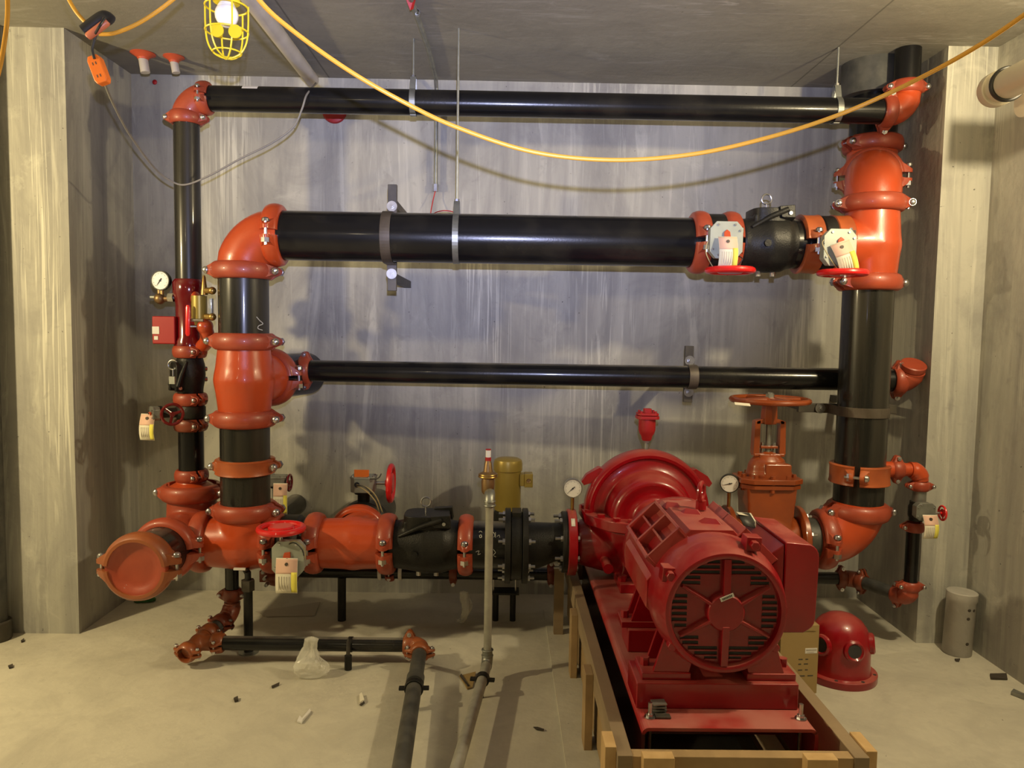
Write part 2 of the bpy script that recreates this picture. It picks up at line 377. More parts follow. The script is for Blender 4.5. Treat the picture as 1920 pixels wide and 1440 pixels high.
# ------------------------------------------------------------------ pipe fittings
def bolt(parent, T, x, h, r=.010, name='bolt'):
    "track bolt along local y at local x; head on -y, nut and thread on +y when h>0"
    m = M(T); m.tube((x, -h*.9, 0), (x, h, 0), r*.62, seg=10)
    b = m.tube((x, -h*.9-.001, 0), (x, -h*.9+r*.9, 0), r*1.35, r*1.5, seg=14)
    b.ball((x, -h*.9, 0), r*1.3, sy=.55, seg=12)
    o = b.obj(name, 'zinc', parent)
    n = M(T); n.hexn((x, h-r*2.6, 0), (x, h-r*.9, 0), r*1.7).obj('nut', 'zinc', o)
    return o
def coupling(c, axis, pad, r, label, m='orange2', w=None, style='round', group=None, flip=1, rot=0, cat='pipe coupling'):
    w = w or (.075 if r > .08 else (.058 if r > .045 else .044))
    T0 = frame(c, axis, pad)
    if rot: T0 = T0 @ Matrix.Rotation(rot, 4, 'Z')
    t = thing('pipe_coupling', Vector(c), label, cat, group)
    big = r > .08; e = .030 if big else (.019 if r > .045 else .014); R = r+e
    if style == 'flat': R = r+e*.62
    for sgn in (1, -1):
        m_ = M(T0 @ Matrix.Diagonal((1, sgn, 1, 1)) if sgn < 0 else T0)
        if style == 'round': prof = [(r+.001, -w/2), (r+e*.45, -w/2), (r+e*.8, -w*.40), (R, -w*.2), (R+e*.06, 0), (R, w*.2), (r+e*.8, w*.40), (r+e*.45, w/2), (r+.001, w/2)]
        else: prof = [(r+.001, -w/2), (R, -w/2), (R+e*.16, -w/2+.004), (R+e*.05, -w*.3), (R+e*.05, w*.3), (R+e*.16, w/2-.004), (R, w/2), (r+.001, w/2)]
        gp_ = .013 if big else (.008 if r > .045 else .006); m_.ring(prof, 30, gp_/R, PI-gp_/R)
        br = w*.22 if big else w*.26; off = .013 if big else .009
        for sx in (1, -1):
            a = []
            for k in range(10):
                q = 2*PI*k/10
                for yy in (gp_, gp_+e*.55): a.append((sx*(R+off)+br*math.cos(q), yy, br*math.sin(q)))
            for zz in (-w*.44, w*.44): a += [(sx*(r+.006), gp_, zz), (sx*R*.84, R*.45, zz*.9), (sx*(r+.010), gp_+e*.6, zz)]
            m_.hull(a)
        m_.obj('housing', m, t, ang=40)
    bh = .046 if big else (.031 if r > .045 else .024); br_ = .0115 if big else (.008 if r > .045 else .006)
    for sx in (1, -1):
        bolt(t, T0 if flip > 0 else T0 @ Matrix.Diagonal((1, -1, 1, 1)), sx*(R+off), bh*(1.25 if sx > 0 else 1.1), br_)
    return t
def pipe(p0, p1, r, label, m='black', group=None, name='pipe', cat='pipe'):
    a = M(); p0 = Vector(p0); p1 = Vector(p1); d = (p1-p0).normalized()
    a.sweep([p0, p0+d*.002, p1-d*.002, p1], [r-.002, r, r, r-.002], 48)
    o = a.obj(name, m); return tag(o, label, cat, group)
def elbow_pts(c, dA, dB, R, n=10, stub=.0):
    c = Vector(c); dA = Vector(dA).normalized(); dB = Vector(dB).normalized(); ang = dA.angle(dB); 
    pts = []; rad = R*math.tan(ang/2) if abs(ang-PI/2) > .01 else R
    cen = c+(dA+dB).normalized()*(R/math.cos(ang/2)); rad = (c+dA*R-cen).length
    u = (c+dA*R-cen).normalized(); v_ = (c+dB*R-cen).normalized(); tot = u.angle(v_); nn = u.cross(v_).normalized()
    if stub: pts.append(c+dA*(R+stub))
    for k in range(n+1): pts.append(cen + (Matrix.Rotation(tot*k/n, 4, nn) @ (u*rad)))
    if stub: pts.append(c+dB*(R+stub))
    return pts
def elbow(c, dA, dB, r, R, label, m='orange', stub=.03, cat='pipe elbow'):
    P = elbow_pts(c, dA, dB, R, 14, stub); n = len(P)
    rad = [r+.006]*n; rad[0] = rad[-1] = r-.001
    P = [P[0], P[0]+(P[1]-P[0])*.98] + P[1:-1] + [P[-1]+(P[-2]-P[-1])*.98, P[-1]]
    rad = [r-.001, r-.001] + [r+.006]*(n-2) + [r-.001, r-.001]
    for i in range(5, len(rad)-5): rad[i] = r+.010
    a = M(); a.sweep(P, rad, 40); o = a.obj('pipe_elbow', m, ang=50); return tag(o, label, cat)
def tee(c, run, br, r, half, blen, label, m='orange', run2=None, bulge=1.12, rbr=None, extra=None, name='pipe_tee'):
    c = Vector(c); run = Vector(run).normalized(); br = Vector(br).normalized(); rbr = rbr or r
    a = M(); h2 = run2 or half
    a.sweep([c-run*h2, c-run*h2*.8, c-run*h2*.45, c, c+run*half*.45, c+run*half*.8, c+run*half], [r, r+.002, r*(1+bulge)/2, r*bulge, r*(1+bulge)/2, r+.002, r], 40)
    a.sweep([c, c+br*blen*.55, c+br*blen], [rbr*1.12, rbr*1.06, rbr], 36)
    a.ball(c, r*bulge*1.03)
    for (d, l, rr) in (extra or []): a.sweep([c, c+Vector(d).normalized()*l], [rr*1.08, rr], 32)
    o = a.obj(name, m, remesh=.0065, smooth=14); return tag(o, label, 'pipe tee')
def handwheel(parent, c, axis, R, m='redhw', rim=None, hub_len=.03, spokes=3, disc=True, rot=0.3):
    T = frame(c, axis); rim = rim or R*.13; a = M(T)
    a.torus(R-rim, rim, 44, 10)
    if disc:
        a.lathe([(.001, rim*.9), (R*.45, rim*.9), (R*.52, rim*.5), (R*.52, -rim*.2), (.001, -rim*.2)], 28)
    else:
        a.lathe([(.001, rim*.8), (R*.2, rim*.8), (R*.24, 0), (R*.2, -rim*1.2), (.001, -rim*1.2)], 20)
    for k in range(spokes):
        q = rot+2*PI*k/spokes
        a.sweep([(R*.1*math.cos(q), R*.1*math.sin(q), 0), ((R-rim)*math.cos(q), (R-rim)*math.sin(q), 0)], [R*.15, R*.10], 10, flat=.55)
    a.tube((0, 0, -hub_len), (0, 0, rim*.5), R*.17, seg=16)
    return a.obj('handwheel', m, parent)
def paper_tag(parent, c, down, face, w=.062, h=.135, tilt=0, bend=.02, name='paper_tag', split=.42):
    "hanging valve tag: hangs along 'down', printed side towards 'face'"
    z = -Vector(down).normalized(); T = frame(c, face, Vector(face).cross(z)*-1)
    T = T @ Matrix.Rotation(tilt, 4, 'Z')
    def strip(x0, x1, t0, t1, lift, m, nm, par):
        a = M(T); n = 8; rows = []
        for k in range(n+1):
            t = t0+(t1-t0)*k/n; q = bend*math.sin(t*2.6)+lift
            rows.append([a.v((x0+.10*bend*math.sin(t*3), -h*t, q)), a.v((x1+.10*bend*math.sin(t*3), -h*t, q))])
        for r0, r1 in zip(rows, rows[1:]): a.face((r0[0], r0[1], r1[1], r1[0]))
        return a.obj(nm, m, par, solid=.0012 if lift == 0 else .0006)
    o = strip(-w/2, w/2, 0, 1, 0, 'paper', name, parent)
    strip(-w/2+.001, w/2-.001, .02, split, .001, 'pink', 'printed_panel', o)['label'] = 'pink printed upper half'
    strip(w*.22, w/2-.001, split*.9, .97, .0014, 'yprint', 'warning_stripe', o)['label'] = 'yellow printed edge'
    a = M(T)
    for k in range(5):
        x = -w*.34+k*w*.12
        q = bend*math.sin(.7*2.6)+.0022
        a.bx(x, x+w*.035, -h*.9, -h*(split+.08), q-.002, q)
    a.obj('printed_lines', 'inkg', o)
    M(T).tube((0, -h*.16, bend*.4), (0, -h*.16, bend*.4+.006), .007, seg=14).obj('eyelet', 'bandm', o)
    return o
def wires(parent, paths, r=.0022):
    for i, p in enumerate(paths):
        M().sweep(catmull(p, 8), r, 8).obj('wire', 'wirek' if i % 2 else 'wirey', parent)
def butterfly(c, pdir, neck, wdir, r, label, neck_len=.13, wheel_d=.13, wheel_R=.1, box=(.075, .08, .045), body_w=.07, hw='redhw', tagside=None, off=0, indicator=True, wheel_axis_flip=1, wrp=None, body_m='blackm', tag_h=.135, disc=True, tilt=0, tag_off=(0, 0), shaft_len=None, boxm='gbox', box_at=None, wheel_at=None):
    """valve body on a pipe along pdir; gearbox out along neck; handwheel along wdir"""
    c = Vector(c); n = Vector(neck).normalized(); wd = Vector(wdir).normalized(); pd = Vector(pdir).normalized()
    t = thing('butterfly_valve', c, label, 'valve')
    a = M(frame(c, pd)); a.lathe([(.01, -body_w), (r, -body_w), (r, -body_w*.72), (r*1.02, -body_w*.7), (r*1.17, -body_w*.45), (r*1.17, body_w*.45), (r*1.02, body_w*.7), (r, body_w*.72), (r, body_w), (.01, body_w)], 40)
    a.obj('valve_body', body_m, t)
    a = M(frame(c, n)); a.tube((0, 0, r*.9), (0, 0, neck_len-box[2]), r*.28 if r > .08 else r*.4, seg=20)
    a.tube((0, 0, neck_len-box[2]-.012), (0, 0, neck_len-box[2]), r*.42 if r > .08 else r*.6, seg=20)
    a.obj('neck', 'blackm', t)
    # gearbox: octagonal plate, face towards the neck direction
    T = frame(c, n, n.cross(wd)); bx_, by_, bz_ = box; k = .38
    poly = [(bx_, by_*(1-k)), (bx_*(1-k), by_), (-bx_*(1-k), by_), (-bx_, by_*(1-k)), (-bx_, -by_*(1-k)), (-bx_*(1-k), -by_), (bx_*(1-k), -by_), (bx_, -by_*(1-k))]
    ox, oy = off if hasattr(off, '__len__') else (off, 0)
    if box_at is not None:
        d = T.to_3x3().transposed() @ (Vector(box_at)-c); ox, oy = d.x, d.y
    poly = [(x+ox, y+oy) for x, y in poly]
    a = M(T); a.prism(poly, neck_len-bz_, neck_len); g = a.obj('gearbox', boxm, t, bevel=.004)
    a = M(T); a.prism([(ox+(x-ox)*1.05, oy+(y-oy)*1.05) for x, y in poly], neck_len-.006, neck_len+.003); a.obj('cover_plate', boxm, g, bevel=.0015)
    for (x, y) in poly[::2]+poly[1::4]: M(T).hexn((ox+(x-ox)*.86, oy+(y-oy)*.86, neck_len), (ox+(x-ox)*.86, oy+(y-oy)*.86, neck_len+.008), .005 if r > .08 else .003).obj('screw', 'zinc', g)
    if indicator:
        a = M(T @ Matrix.Translation((ox, oy, neck_len+.004)) @ Matrix.Rotation(.15, 4, 'Z'))
        b = bx_*.26; a.prism([(-b, -by_*.42), (b*.5, -by_*.42), (b, -by_*.2), (b, by_*.42), (b*.3, by_*.58), (-b*.5, by_*.45)], 0, .008)
        a.obj('position_indicator', 'orange', t, bevel=.002)['label'] = 'orange red position indicator'
        M(T).hexn((ox, oy, neck_len), (ox, oy, neck_len+.016), .008 if r > .08 else .004).obj('indicator_nut', 'blackm', t)
    base = c + n*(neck_len-bz_*.5) + (T.to_3x3() @ Vector((ox, oy, 0)))
    wc = base + wd*wheel_d if wheel_at is None else Vector(wheel_at)
    b2 = wc - wd*((wc-base).dot(wd))
    M().sweep([b2, wc], [.008 if r > .08 else .006]*2, 12).obj('wheel_shaft', 'zinc', t)
    handwheel(t, wc, wd*wheel_axis_flip, wheel_R, hw, hub_len=.028 if r > .08 else .012, disc=disc)
    if tagside is not None:
        tc_ = base + n*(bz_*.5+.014) + (T.to_3x3() @ Vector((tag_off[0], tag_off[1], 0)))
        paper_tag(t, tc_, Vector((0, 0, -1)), tagside, h=tag_h, w=tag_h*.62, tilt=tilt)
    return t
def flange(parent, c, axis, R, th, m, name='flange', bolts=8, br=.16, bm='zinc', bl=.03, bh=.0105, rot=None, side=0):
    T = frame(c, axis); a = M(T); a.lathe([(.01, 0), (R-.003, 0), (R, .003), (R, th-.003), (R-.003, th), (.01, th)], 48); f = a.obj(name, m, parent)
    rot = PI/bolts if rot is None else rot
    for k in range(bolts):
        q = 2*PI*k/bolts+rot; x, y = br*math.cos(q), br*math.sin(q); a = M(T)
        if side <= 0: a.hexn((x, y, -bh), (x, y, 0), bh*1.35); a.tube((x, y, -bl), (x, y, 0), bh*.62, seg=10)
        if side >= 0: a.hexn((x, y, th), (x, y, th+bh), bh*1.35); a.tube((x, y, th), (x, y, th+bl), bh*.62, seg=10)
        a.obj('flange_bolt', bm, f)
    return f
def eyebolt(parent, c, R=.018, r=.0035, m='zinc', name='eye_bolt', h=.03, axis=(0, 1, 0)):
    c = Vector(c); a = M(); a.tube(c, c+Z*h, r, seg=8); a.T = frame(c+Z*(h+R), axis); a.torus(R, r, 24, 8); return a.obj(name, m, parent)
def check_valve(c, axis, r, L, up, label, hinge=1):
    "swing check: bulged body, flat bonnet on top with hinge lug, eye bolt"
    c = Vector(c); t = thing('check_valve', c, label, 'valve'); T = frame(c, up, axis)   # local x along pipe, z up
    a = M(T)
    a.sweep([(-L/2, 0, 0), (-L/2+.03, 0, 0), (-L*.22, 0, 0), (0, 0, 0), (L*.28, 0, 0), (L*.40, 0, 0), (L/2, 0, 0)], [r, r, r*1.08, r*1.2, r*1.16, r*1.02, r], 40)
    a.hull([(x, y, z) for x in (-L*.30, L*.33) for y in (-r*.72, r*.72) for z in (0, r*1.15)] + [(-L*.2, 0, -r*1.1), (L*.2, 0, -r*1.15)])
    a.obj('valve_body', 'blackm', t, remesh=.006, smooth=10)
    n = 20; poly = []
    for k in range(n): q = 2*PI*k/n; poly.append((math.copysign(abs(math.cos(q))**.55, math.cos(q))*L*.33+L*.02, math.copysign(abs(math.sin(q))**.55, math.sin(q))*r*.86))
    b = M(T).prism(poly, r*.8, r*1.36).obj('bonnet', 'blackm', t, bevel=.004)
    for s in (1, -1):          # hinge rib running diagonally down each side
        a = M(T); a.hull([(hinge*L*.10, s*r*.93, r*1.40), (hinge*L*.37, s*r*.93, r*1.46), (hinge*L*.39, s*r*.93, r*.95), (hinge*L*.10, s*r*.55, r*1.40), (hinge*L*.37, s*r*.55, r*1.46), (hinge*L*.37, s*r*.6, r*.8), (hinge*L*.14, s*r*.96, r*.95)])
        a.sweep([(hinge*L*.26, s*r*.92, r*1.28), (hinge*-.05*L, s*r*.97, r*.98), (hinge*-.36*L, s*r*.86, r*.55)], [.013, .012, .008], 8)
        a.obj('hinge_lug', 'blackm', t, bevel=.004)
    M(T).tube((hinge*L*.29, -r*1.0, r*1.12), (hinge*L*.29, -r*.85, r*1.12), .008, seg=12).obj('hinge_pin', 'zinc', t)
    M(T).tube((-hinge*L*.12, -r*1.24, -r*.1), (-hinge*L*.12, -r*.9, -r*.1), r*.14, seg=20).obj('side_plug', 'blackm', t)
    eyebolt(t, T @ Vector((-L*.0, 0, r*1.34)), R=.022, h=.03, r=.004)
    for q in (-.1, .16):
        M(T).tube((L*q, 0, -r*1.34), (L*q, 0, -r*1.05), .012, seg=10).obj('drain_plug', 'zinc', t)
    return t
def gauge(c, face, R, label, needle=225, rim='blackm', stem=.05, stem_dir=(0, 0, -1), depth=.032):
    c = Vector(c); t = thing('pressure_gauge', c, label, 'gauge'); T = frame(c, Vector(face), Vector((0, 0, 1)).cross(Vector(face)))
    a = M(T); a.lathe([(.001, -depth), (R*.92, -depth), (R, -depth*.7), (R, 0), (R*.9, 0), (R*.9, -.003), (.001, -.003)], 40); a.obj('case', rim, t)
    M(T).tube((0, 0, -.003), (0, 0, -.0008), R*.9, seg=40).obj('dial', 'dial', t)
    a = M(T)
    for k in range(28):
        q = math.radians(-45+270*k/27); r0 = R*(.74 if k % 3 else .66)
        x, y = math.cos(q), math.sin(q); px, py = -y*R*.012, x*R*.012
        a.prism([(x*r0-px, y*r0-py), (x*R*.82-px, y*R*.82-py), (x*R*.82+px, y*R*.82+py), (x*r0+px, y*r0+py)], -.001, 0)
    a.obj('scale_marks', 'ink', t)
    q = math.radians(needle); x, y = math.cos(q), math.sin(q); a = M(T)
    a.prism([(x*R*.72, y*R*.72), (-y*R*.05, x*R*.05), (-x*R*.28-y*R*.05, -y*R*.28+x*R*.05), (-x*R*.28+y*R*.05, -y*R*.28-x*R*.05), (y*R*.05, -x*R*.05)], .001, .002)
    a.tube((0, 0, 0), (0, 0, .003), R*.09, seg=14); a.obj('needle', 'ink', t)
    M().sweep([c-Vector(face).normalized()*depth*.5+Vector(stem_dir)*R*.9, c-Vector(face).normalized()*depth*.5+Vector(stem_dir)*(R+stem)], [.008, .008], 12).obj('stem', 'brass', t)
    return t
# ================================================================== PIPEWORK
A8 = R8+.001
# ---- big 8 inch loop: left riser, big pipe, right riser
def cpl(px, py, x, label, r=R8, pad=X, m='orange2', **k):       # coupling on a vertical run
    y = k.pop('y', HY); return coupling((x, y, RZ(py, x, y)), Z, pad, r, label, m, **k)
def cph(px, z, y, label, r=R8, pad=-Y, m='orange2', **k):       # coupling on a run along X
    return coupling((HX(px, z, y), y, z), X, pad, r, label, m, **k)
def vpipe(x, y, p0, p1, r, label, m='black'): return pipe((x, y, RZ(p0, x, y)), (x, y, RZ(p1, x, y)), r, label, m)
def hpipe(p0, p1, z, y, r, label, m='black'): return pipe((HX(p0, z, y), y, z), (HX(p1, z, y), y, z), r, label, m)

cpl(0, 508, XL, 'dull orange coupling just below the big left elbow')
cpl(0, 640, XL, 'dull orange coupling on top of the long orange tee of the left riser')
cpl(0, 784, XL, 'dull orange coupling under the long orange tee of the left riser')
cpl(0, 873, XL, 'flat burnt orange strap coupling around the lower black riser stub', m='brown_or', style='flat', w=.068)
cpl(0, 956, XL, 'dull orange coupling on top of the bottom tee beside the oval red handwheel')
vpipe(XL, HY, 508, 640, R8, 'short worn black pipe of the left riser with a chalk squiggle', 'black_v')
o = vpipe(XL, HY, 784, 956, R8, 'short black pipe of the left riser between long tee and bottom tee', 'black_v')
elbow((XL, HY, BZ), -Z, X, R8, .175, 'big glossy orange elbow at the top of the left riser')
cph(518, BZ, HY, 'orange coupling standing between the big left elbow and the big black pipe', m='orange')
hpipe(520, 1322, BZ, HY, R8, 'long thick black pipe crossing the middle of the wall')
zt = RZ(712, XL, HY)
tee((XL, HY, zt), Z, (.25, .97, 0), R8+.003, (RZ(640, XL)-RZ(784, XL))/2, .2, 'long bulging orange tee in the middle of the left riser', bulge=1.17)
# chalk squiggle
a = M(); qq = [ray_cyl(px, py, (XL, HY, 0), Z, R8) for px, py in ((481, 594), (487, 601), (493, 607), (485, 611), (484, 616), (492, 619))]
a.sweep(catmull(qq, 5), .0018, 6)
ck = a.obj('chalk_mark', 'concol'); tag(ck, 'thin white chalk squiggle drawn on the left riser pipe', 'chalk mark')

# branch of that tee to the low pipe
bt = Vector((XL, HY, zt)); bd = Vector((.25, .97, 0)).normalized()
coupling(bt+bd*.215, bd, bd.cross(Z), R8, 'dark orange coupling behind the long tee facing the wall', 'orange2')
pipe(bt+bd*.20, bt+bd*.56, R8, 'black capped stub behind the long tee close to the wall')
LYa, LYb = 3.80, 3.62; PLa = at(573, 695, LYa); PLb = at(1683, 713, LYb); dL = (PLb-PLa).normalized(); RL = .0535
def onlow(px):
    lo, hi = -.2, 1.2
    for _ in range(40):
        m_ = (lo+hi)/2; q = PLa+(PLb-PLa)*m_; d = q-CAM
        if 960+F*d.dot(RT)/d.dot(FW) < px: lo = m_
        else: hi = m_
    return PLa+(PLb-PLa)*lo
pipe(onlow(528), onlow(562), RL+.012, 'orange side outlet collar feeding the thin low pipe', 'orange', name='outlet_collar', cat='pipe fitting')
coupling(onlow(573), dL, Z, RL, 'flared orange coupling at the left end of the low black pipe', 'orange2')
pipe(onlow(566), onlow(1683), RL, 'thin black pipe running low along the wall behind both risers')
# ---- big pipe fittings towards the right riser
cph(1309, BZ, HY, 'red orange coupling at the right end of the long thick pipe')
VB = (HX(1338, BZ, HY), HY, BZ)
butterfly(VB, X, -Y, -Z, R8, 'black valve with red handwheel and tag left of the upper check valve', neck_len=.235, box_at=at(1362, 450, HY-.235), box=(.066, .074, .05), wheel_at=at(1369, 507, HY-.20), wheel_R=.106, tagside=-Y, tag_off=(-.0, .012), body_w=.085, tag_h=.128, hw='redhw')
cph(1366, BZ, HY, 'red orange coupling hidden behind the tagged grey gearbox', flip=-1)
check_valve((HX(1434, BZ, HY), HY, BZ), X, R8, HX(1486, BZ, HY)-HX(1382, BZ, HY), Z, 'upper black check valve with square lid and ring bolt')
hpipe(1480, 1552, BZ, HY, R8, 'short black pipe between the upper check valve and the right valve')
cph(1511, BZ, HY, 'burnt orange strap coupling right of the upper check valve', m='brown_or', style='flat', w=.085)
VC = (HX(1545, BZ, HY), HY, BZ)
butterfly(VC, X, -Y, -Z, R8, 'black valve with red handwheel and slanted tag against the orange right tee', neck_len=.235, box_at=at(1575, 464, HY-.235), box=(.066, .074, .05), wheel_at=at(1580, 512, HY-.20), wheel_R=.106, tagside=-Y, tilt=.34, tag_off=(-.01, .02), body_w=.07, tag_h=.135, hw='redhw')
cph(1568, BZ, HY, 'burnt orange strap coupling joining the right valve to the orange tee', m='brown_or', style='flat', w=.075, flip=-1)
# wires of the two upper gearboxes
for (gx, gy, dx, nm) in ((1340, 455, -6, 0), (1552, 450, 8, 1)):
    t = [o for o in COL.objects if o.name.startswith('butterfly_valve') and o.parent is None][nm]
    if nm == 0: wires(t, [[at(1338, 440, 3.24), at(1326, 455, 3.22), at(1324, 475, 3.21), at(1334, 496, 3.22), at(1340, 503, 3.22)], [at(1385, 480, 3.23), at(1392, 486, 3.21), at(1384, 498, 3.22)]])
    else: wires(t, [[at(1552, 445, 3.24), at(1542, 456, 3.2), at(1556, 484, 3.19), at(1574, 508, 3.2)], [at(1553, 450, 3.24), at(1544, 462, 3.2), at(1562, 490, 3.19), at(1578, 510, 3.2)], [at(1560, 474, 3.23), at(1570, 482, 3.2), at(1578, 500, 3.2)]])
# ---- right riser
ztr = RZ(458, XR); top_tee = RZ(383, XR); bot_tee = RZ(530, XR)
tee((XR, HY, BZ), Z, -X, R8+.003, BZ-bot_tee, .135, 'big bulging orange tee at the head of the right riser', bulge=1.13, run2=BZ-bot_tee) if False else tee((XR, HY, BZ), Z, -X, R8+.004, top_tee-BZ, .14, 'big bulging orange tee at the head of the right riser', bulge=1.12, run2=BZ-bot_tee)
cpl(0, 383, XR, 'orange coupling on top of the big right tee', m='orange2', rot=-.18, flip=1)
cpl(0, 530, XR, 'orange coupling under the big right tee', m='orange2', rot=.18)
vpipe(XR, HY, 530, 958, R8, 'tall thick black pipe of the right riser', 'black_v')
cpl(0, 887, XR, 'flat burnt orange outlet strap low on the right riser', m='brown_or', style='flat', w=.09, rot=1.05)
cpl(0, 957, XR, 'orange coupling above the bottom elbow of the right riser', rot=.12)
# double elbow into the ceiling riser
ud = Vector((.40, .917, 0)).normalized(); ez = RZ(318, XR)
cE = Vector((XR, HY, ez))
elbow(cE, -Z, ud, R8, .155, 'glossy orange elbow above the right riser turning towards the wall', stub=.01)
pad_ = ud.cross(Z)
coupling(cE+ud*.185, ud, pad_, R8, 'orange coupling with long bolts behind the upper right elbow', 'orange2')
cE2 = cE+ud*.37
elbow(cE2, -ud, Z, R8, .155, 'orange elbow against the wall turning up to the ceiling', stub=.01)
coupling(cE2+Z*.19, Z, X, R8, 'orange coupling under the black ceiling riser at upper right', 'orange2', rot=.3)
pipe(cE2+Z*.17, (cE2.x, cE2.y, CZ-.02), R8, 'thick black pipe rising into the ceiling at upper right')
coupling((cE2.x, cE2.y, CZ-.23), Z, X, R8, 'orange coupling just under the black ceiling sleeve', 'orange', rot=.3)
a = M(Matrix.Translation((cE2.x-.01, cE2.y, 0))); a.lathe([(R8+.032, CZ-.16), (R8+.040, CZ-.16), (R8+.040, CZ+.01), (R8+.02, CZ+.01)], 44)
tag(a.obj('ceiling_sleeve', 'dkgrey', solid=.004), 'wide black sleeve in the ceiling around the thick riser', 'pipe sleeve')

# ---- thin riser and top pipe (4 inch)
eTL = Vector((TX, TY, TZ))
elbow(eTL, -Z, X, R4, .105, 'small orange elbow at the upper left corner of the pipework', m='orange2', stub=.012)
coupling((TX, TY, RZ(222, TX, TY)), Z, X, R4, 'small orange coupling under the upper left elbow', 'orange2')
coupling((HX(384, TZ, TY), TY, TZ), X, -Y, R4, 'small orange coupling at the left end of the top pipe', 'orange2')
hpipe(384, 1664, TZ, TY, R4, 'long black pipe running just below the ceiling')
vpipe(TX, TY, 222, 530, R4, 'thin black pipe of the far left riser', 'black_v')
exr = HX(1697, TZ, TY)
elbow((exr, TY, TZ), -X, Z, R4, .085, 'orange elbow at the right end of the top pipe', stub=.012)
coupling((HX(1662, TZ, TY), TY, TZ), X, Z, R4, 'orange coupling at the right end of the top pipe', 'orange2', rot=.35)
coupling((exr, TY, RZ(165, exr, TY)), Z, X, R4, 'orange coupling under the ceiling stub at upper right', 'orange2')
pipe((exr, TY, TZ+.085), (exr, TY, CZ-.001), R4, 'short black stub going from the top pipe into the ceiling')
# ---- low pipe right end
lxp = PLb+dL*.048
coupling(PLb, dL, Z, RL, 'small orange coupling at the right end of the low pipe', 'orange2', rot=.2)
elbow(lxp, -dL, Vector((0, -.5, .87)), RL+.001, .062, 'orange elbow open upwards at the right end of the low pipe', m='orange2', stub=.012)
de_ = Vector((0, -.5, .87)).normalized(); a = M(frame(lxp+de_*.078, de_)); a.lathe([(RL, -.010), (RL+.004, -.010), (RL+.005, 0), (RL+.005, .014), (RL, .018), (.001, .018)], 40); tag(a.obj('end_cap', 'orange2'), 'small orange cap closing the upturned elbow at the right', 'end cap')
# ---- far left riser trim
zc = lambda py: RZ(py, TX, TY)
t = thing('riser_manifold', (TX, TY, zc(650)), 'dark crimson sprinkler riser body carrying gauge, flow switch and drain valve', 'riser valve')
a = M(Matrix.Translation((TX, TY, 0)))
a.lathe([(R4-.004, zc(652)), (R4+.012, zc(650)), (R4+.012, zc(640)), (R4+.004, zc(632)), (R4+.002, zc(575)), (R4+.006, zc(562)), (R4+.014, zc(550)), (R4+.015, zc(530)), (R4+.006, zc(524)), (R4-.004, zc(523))], 40)
a.T = Matrix(); a.tube((TX, TY, zc(625)), (TX-.10, TY-.01, zc(625)), .040); a.tube((TX, TY, zc(600)), (TX+.075, TY-.045, zc(600)), .034)
a.obj('manifold_body', 'crimson', t)
p = at(328, 558, TY-.02); a = M(); a.tube((TX-R4+.01, TY-.02, p.z), (TX-.17, TY-.02, p.z), .009); a.obj('gauge_nipple', 'galv', t)
M().hexn((TX-R4-.03, TY-.02, p.z), (TX-R4-.005, TY-.02, p.z), .022).obj('hex_fitting', 'zinc', t)
g0 = at(300, 560, TY-.02); a = M(); a.ball(g0, .027, seg=16); a.tube(g0, g0+Z*.05, .012); a.tube(g0+X*.0, g0+X*.04, .014); a.obj('gauge_cock', 'bronze', t)
gc = at(300, 526, TY-.04)
gauge(gc, (-.12, -1, 0), .045, 'white faced pressure gauge beside the crimson riser body', needle=235, stem=.02, rim='blackm', depth=.03)
# flow switch box
fz = RZ(619, TX-.13, TY); t2 = thing('flow_switch', (TX-.17, TY, fz-.07), 'red flow switch box with white label left of the thin riser', 'flow switch')
c0 = at(314, 619, TY-.03); a = M(frame(c0, (0.0, -1, 0), X)); a.bx(-.056, .050, -.064, .064, -.05, .035); a.obj('cover', 'redpaint', t2, bevel=.006)
a = M(frame(c0, (0, -1, 0), X)); a.bx(-.054, -.022, -.018, .016, .035, .037); a.bx(-.046, -.028, -.045, -.028, .035, .037); a.obj('label_plate', 'white', t2)
a = M(); a.tube(c0+X*.055, (TX-.085, TY-.01, fz), .030, .040); a.obj('neck', 'dkgrey', t2)
# drain valve assembly
t3 = thing('drain_valve', at(388, 640, TY-.1), 'brass test and drain valve with red lever on the thin riser', 'valve')
yb = TY-.115
zb = lambda py: zat(388, py, yb)
a = M(); c1 = at(374, 598, yb); a.tube(c1-Z*.0, Vector((c1.x, yb, zb(555))), .034); a.tube(Vector((c1.x+.01, yb, zb(612))), c1, .026)
a.obj('brass_body', 'gold', t3)
a = M(); c2 = at(383, 553, yb); a.sweep([c2, c2+Z*.03, c2+Z*.08, c2+Z*.088], [.017, .013, .007, .004], 14); a.obj('test_port', 'brass', t3)
a = M(); a.tube(at(396, 560, yb-.02), at(396, 592, yb-.02), .010); a.obj('sight_glass', 'glass', t3)
a = M()
for py in (545, 594): pp = at(393, py, yb-.02); a.tube(pp-X*.02, pp+X*.022, .014); a.ball(pp+X*.012, .018, seg=12)
a.obj('sight_ends', 'brass', t3)
a = M(); pp = at(384, 612, yb); a.ball(pp, .038, seg=16); a.sweep(catmull([pp, at(389, 630, yb+.02), at(385, 644, yb+.06), at(372, 655, TY)], 6), [.032]*19, 20); a.ball(at(367, 560, yb+.03), .034, sx=.6, seg=16)
a.obj('cast_elbow', 'orange', t3, remesh=.004, smooth=4)
a = M(); pp = at(350, 600, yb-.035); a.tube(pp+X*.012, pp+X*.075, .007); a.tube(at(350, 612, yb-.035), at(384, 612, yb), .006); a.obj('lever_spindle', 'zinc', t3)
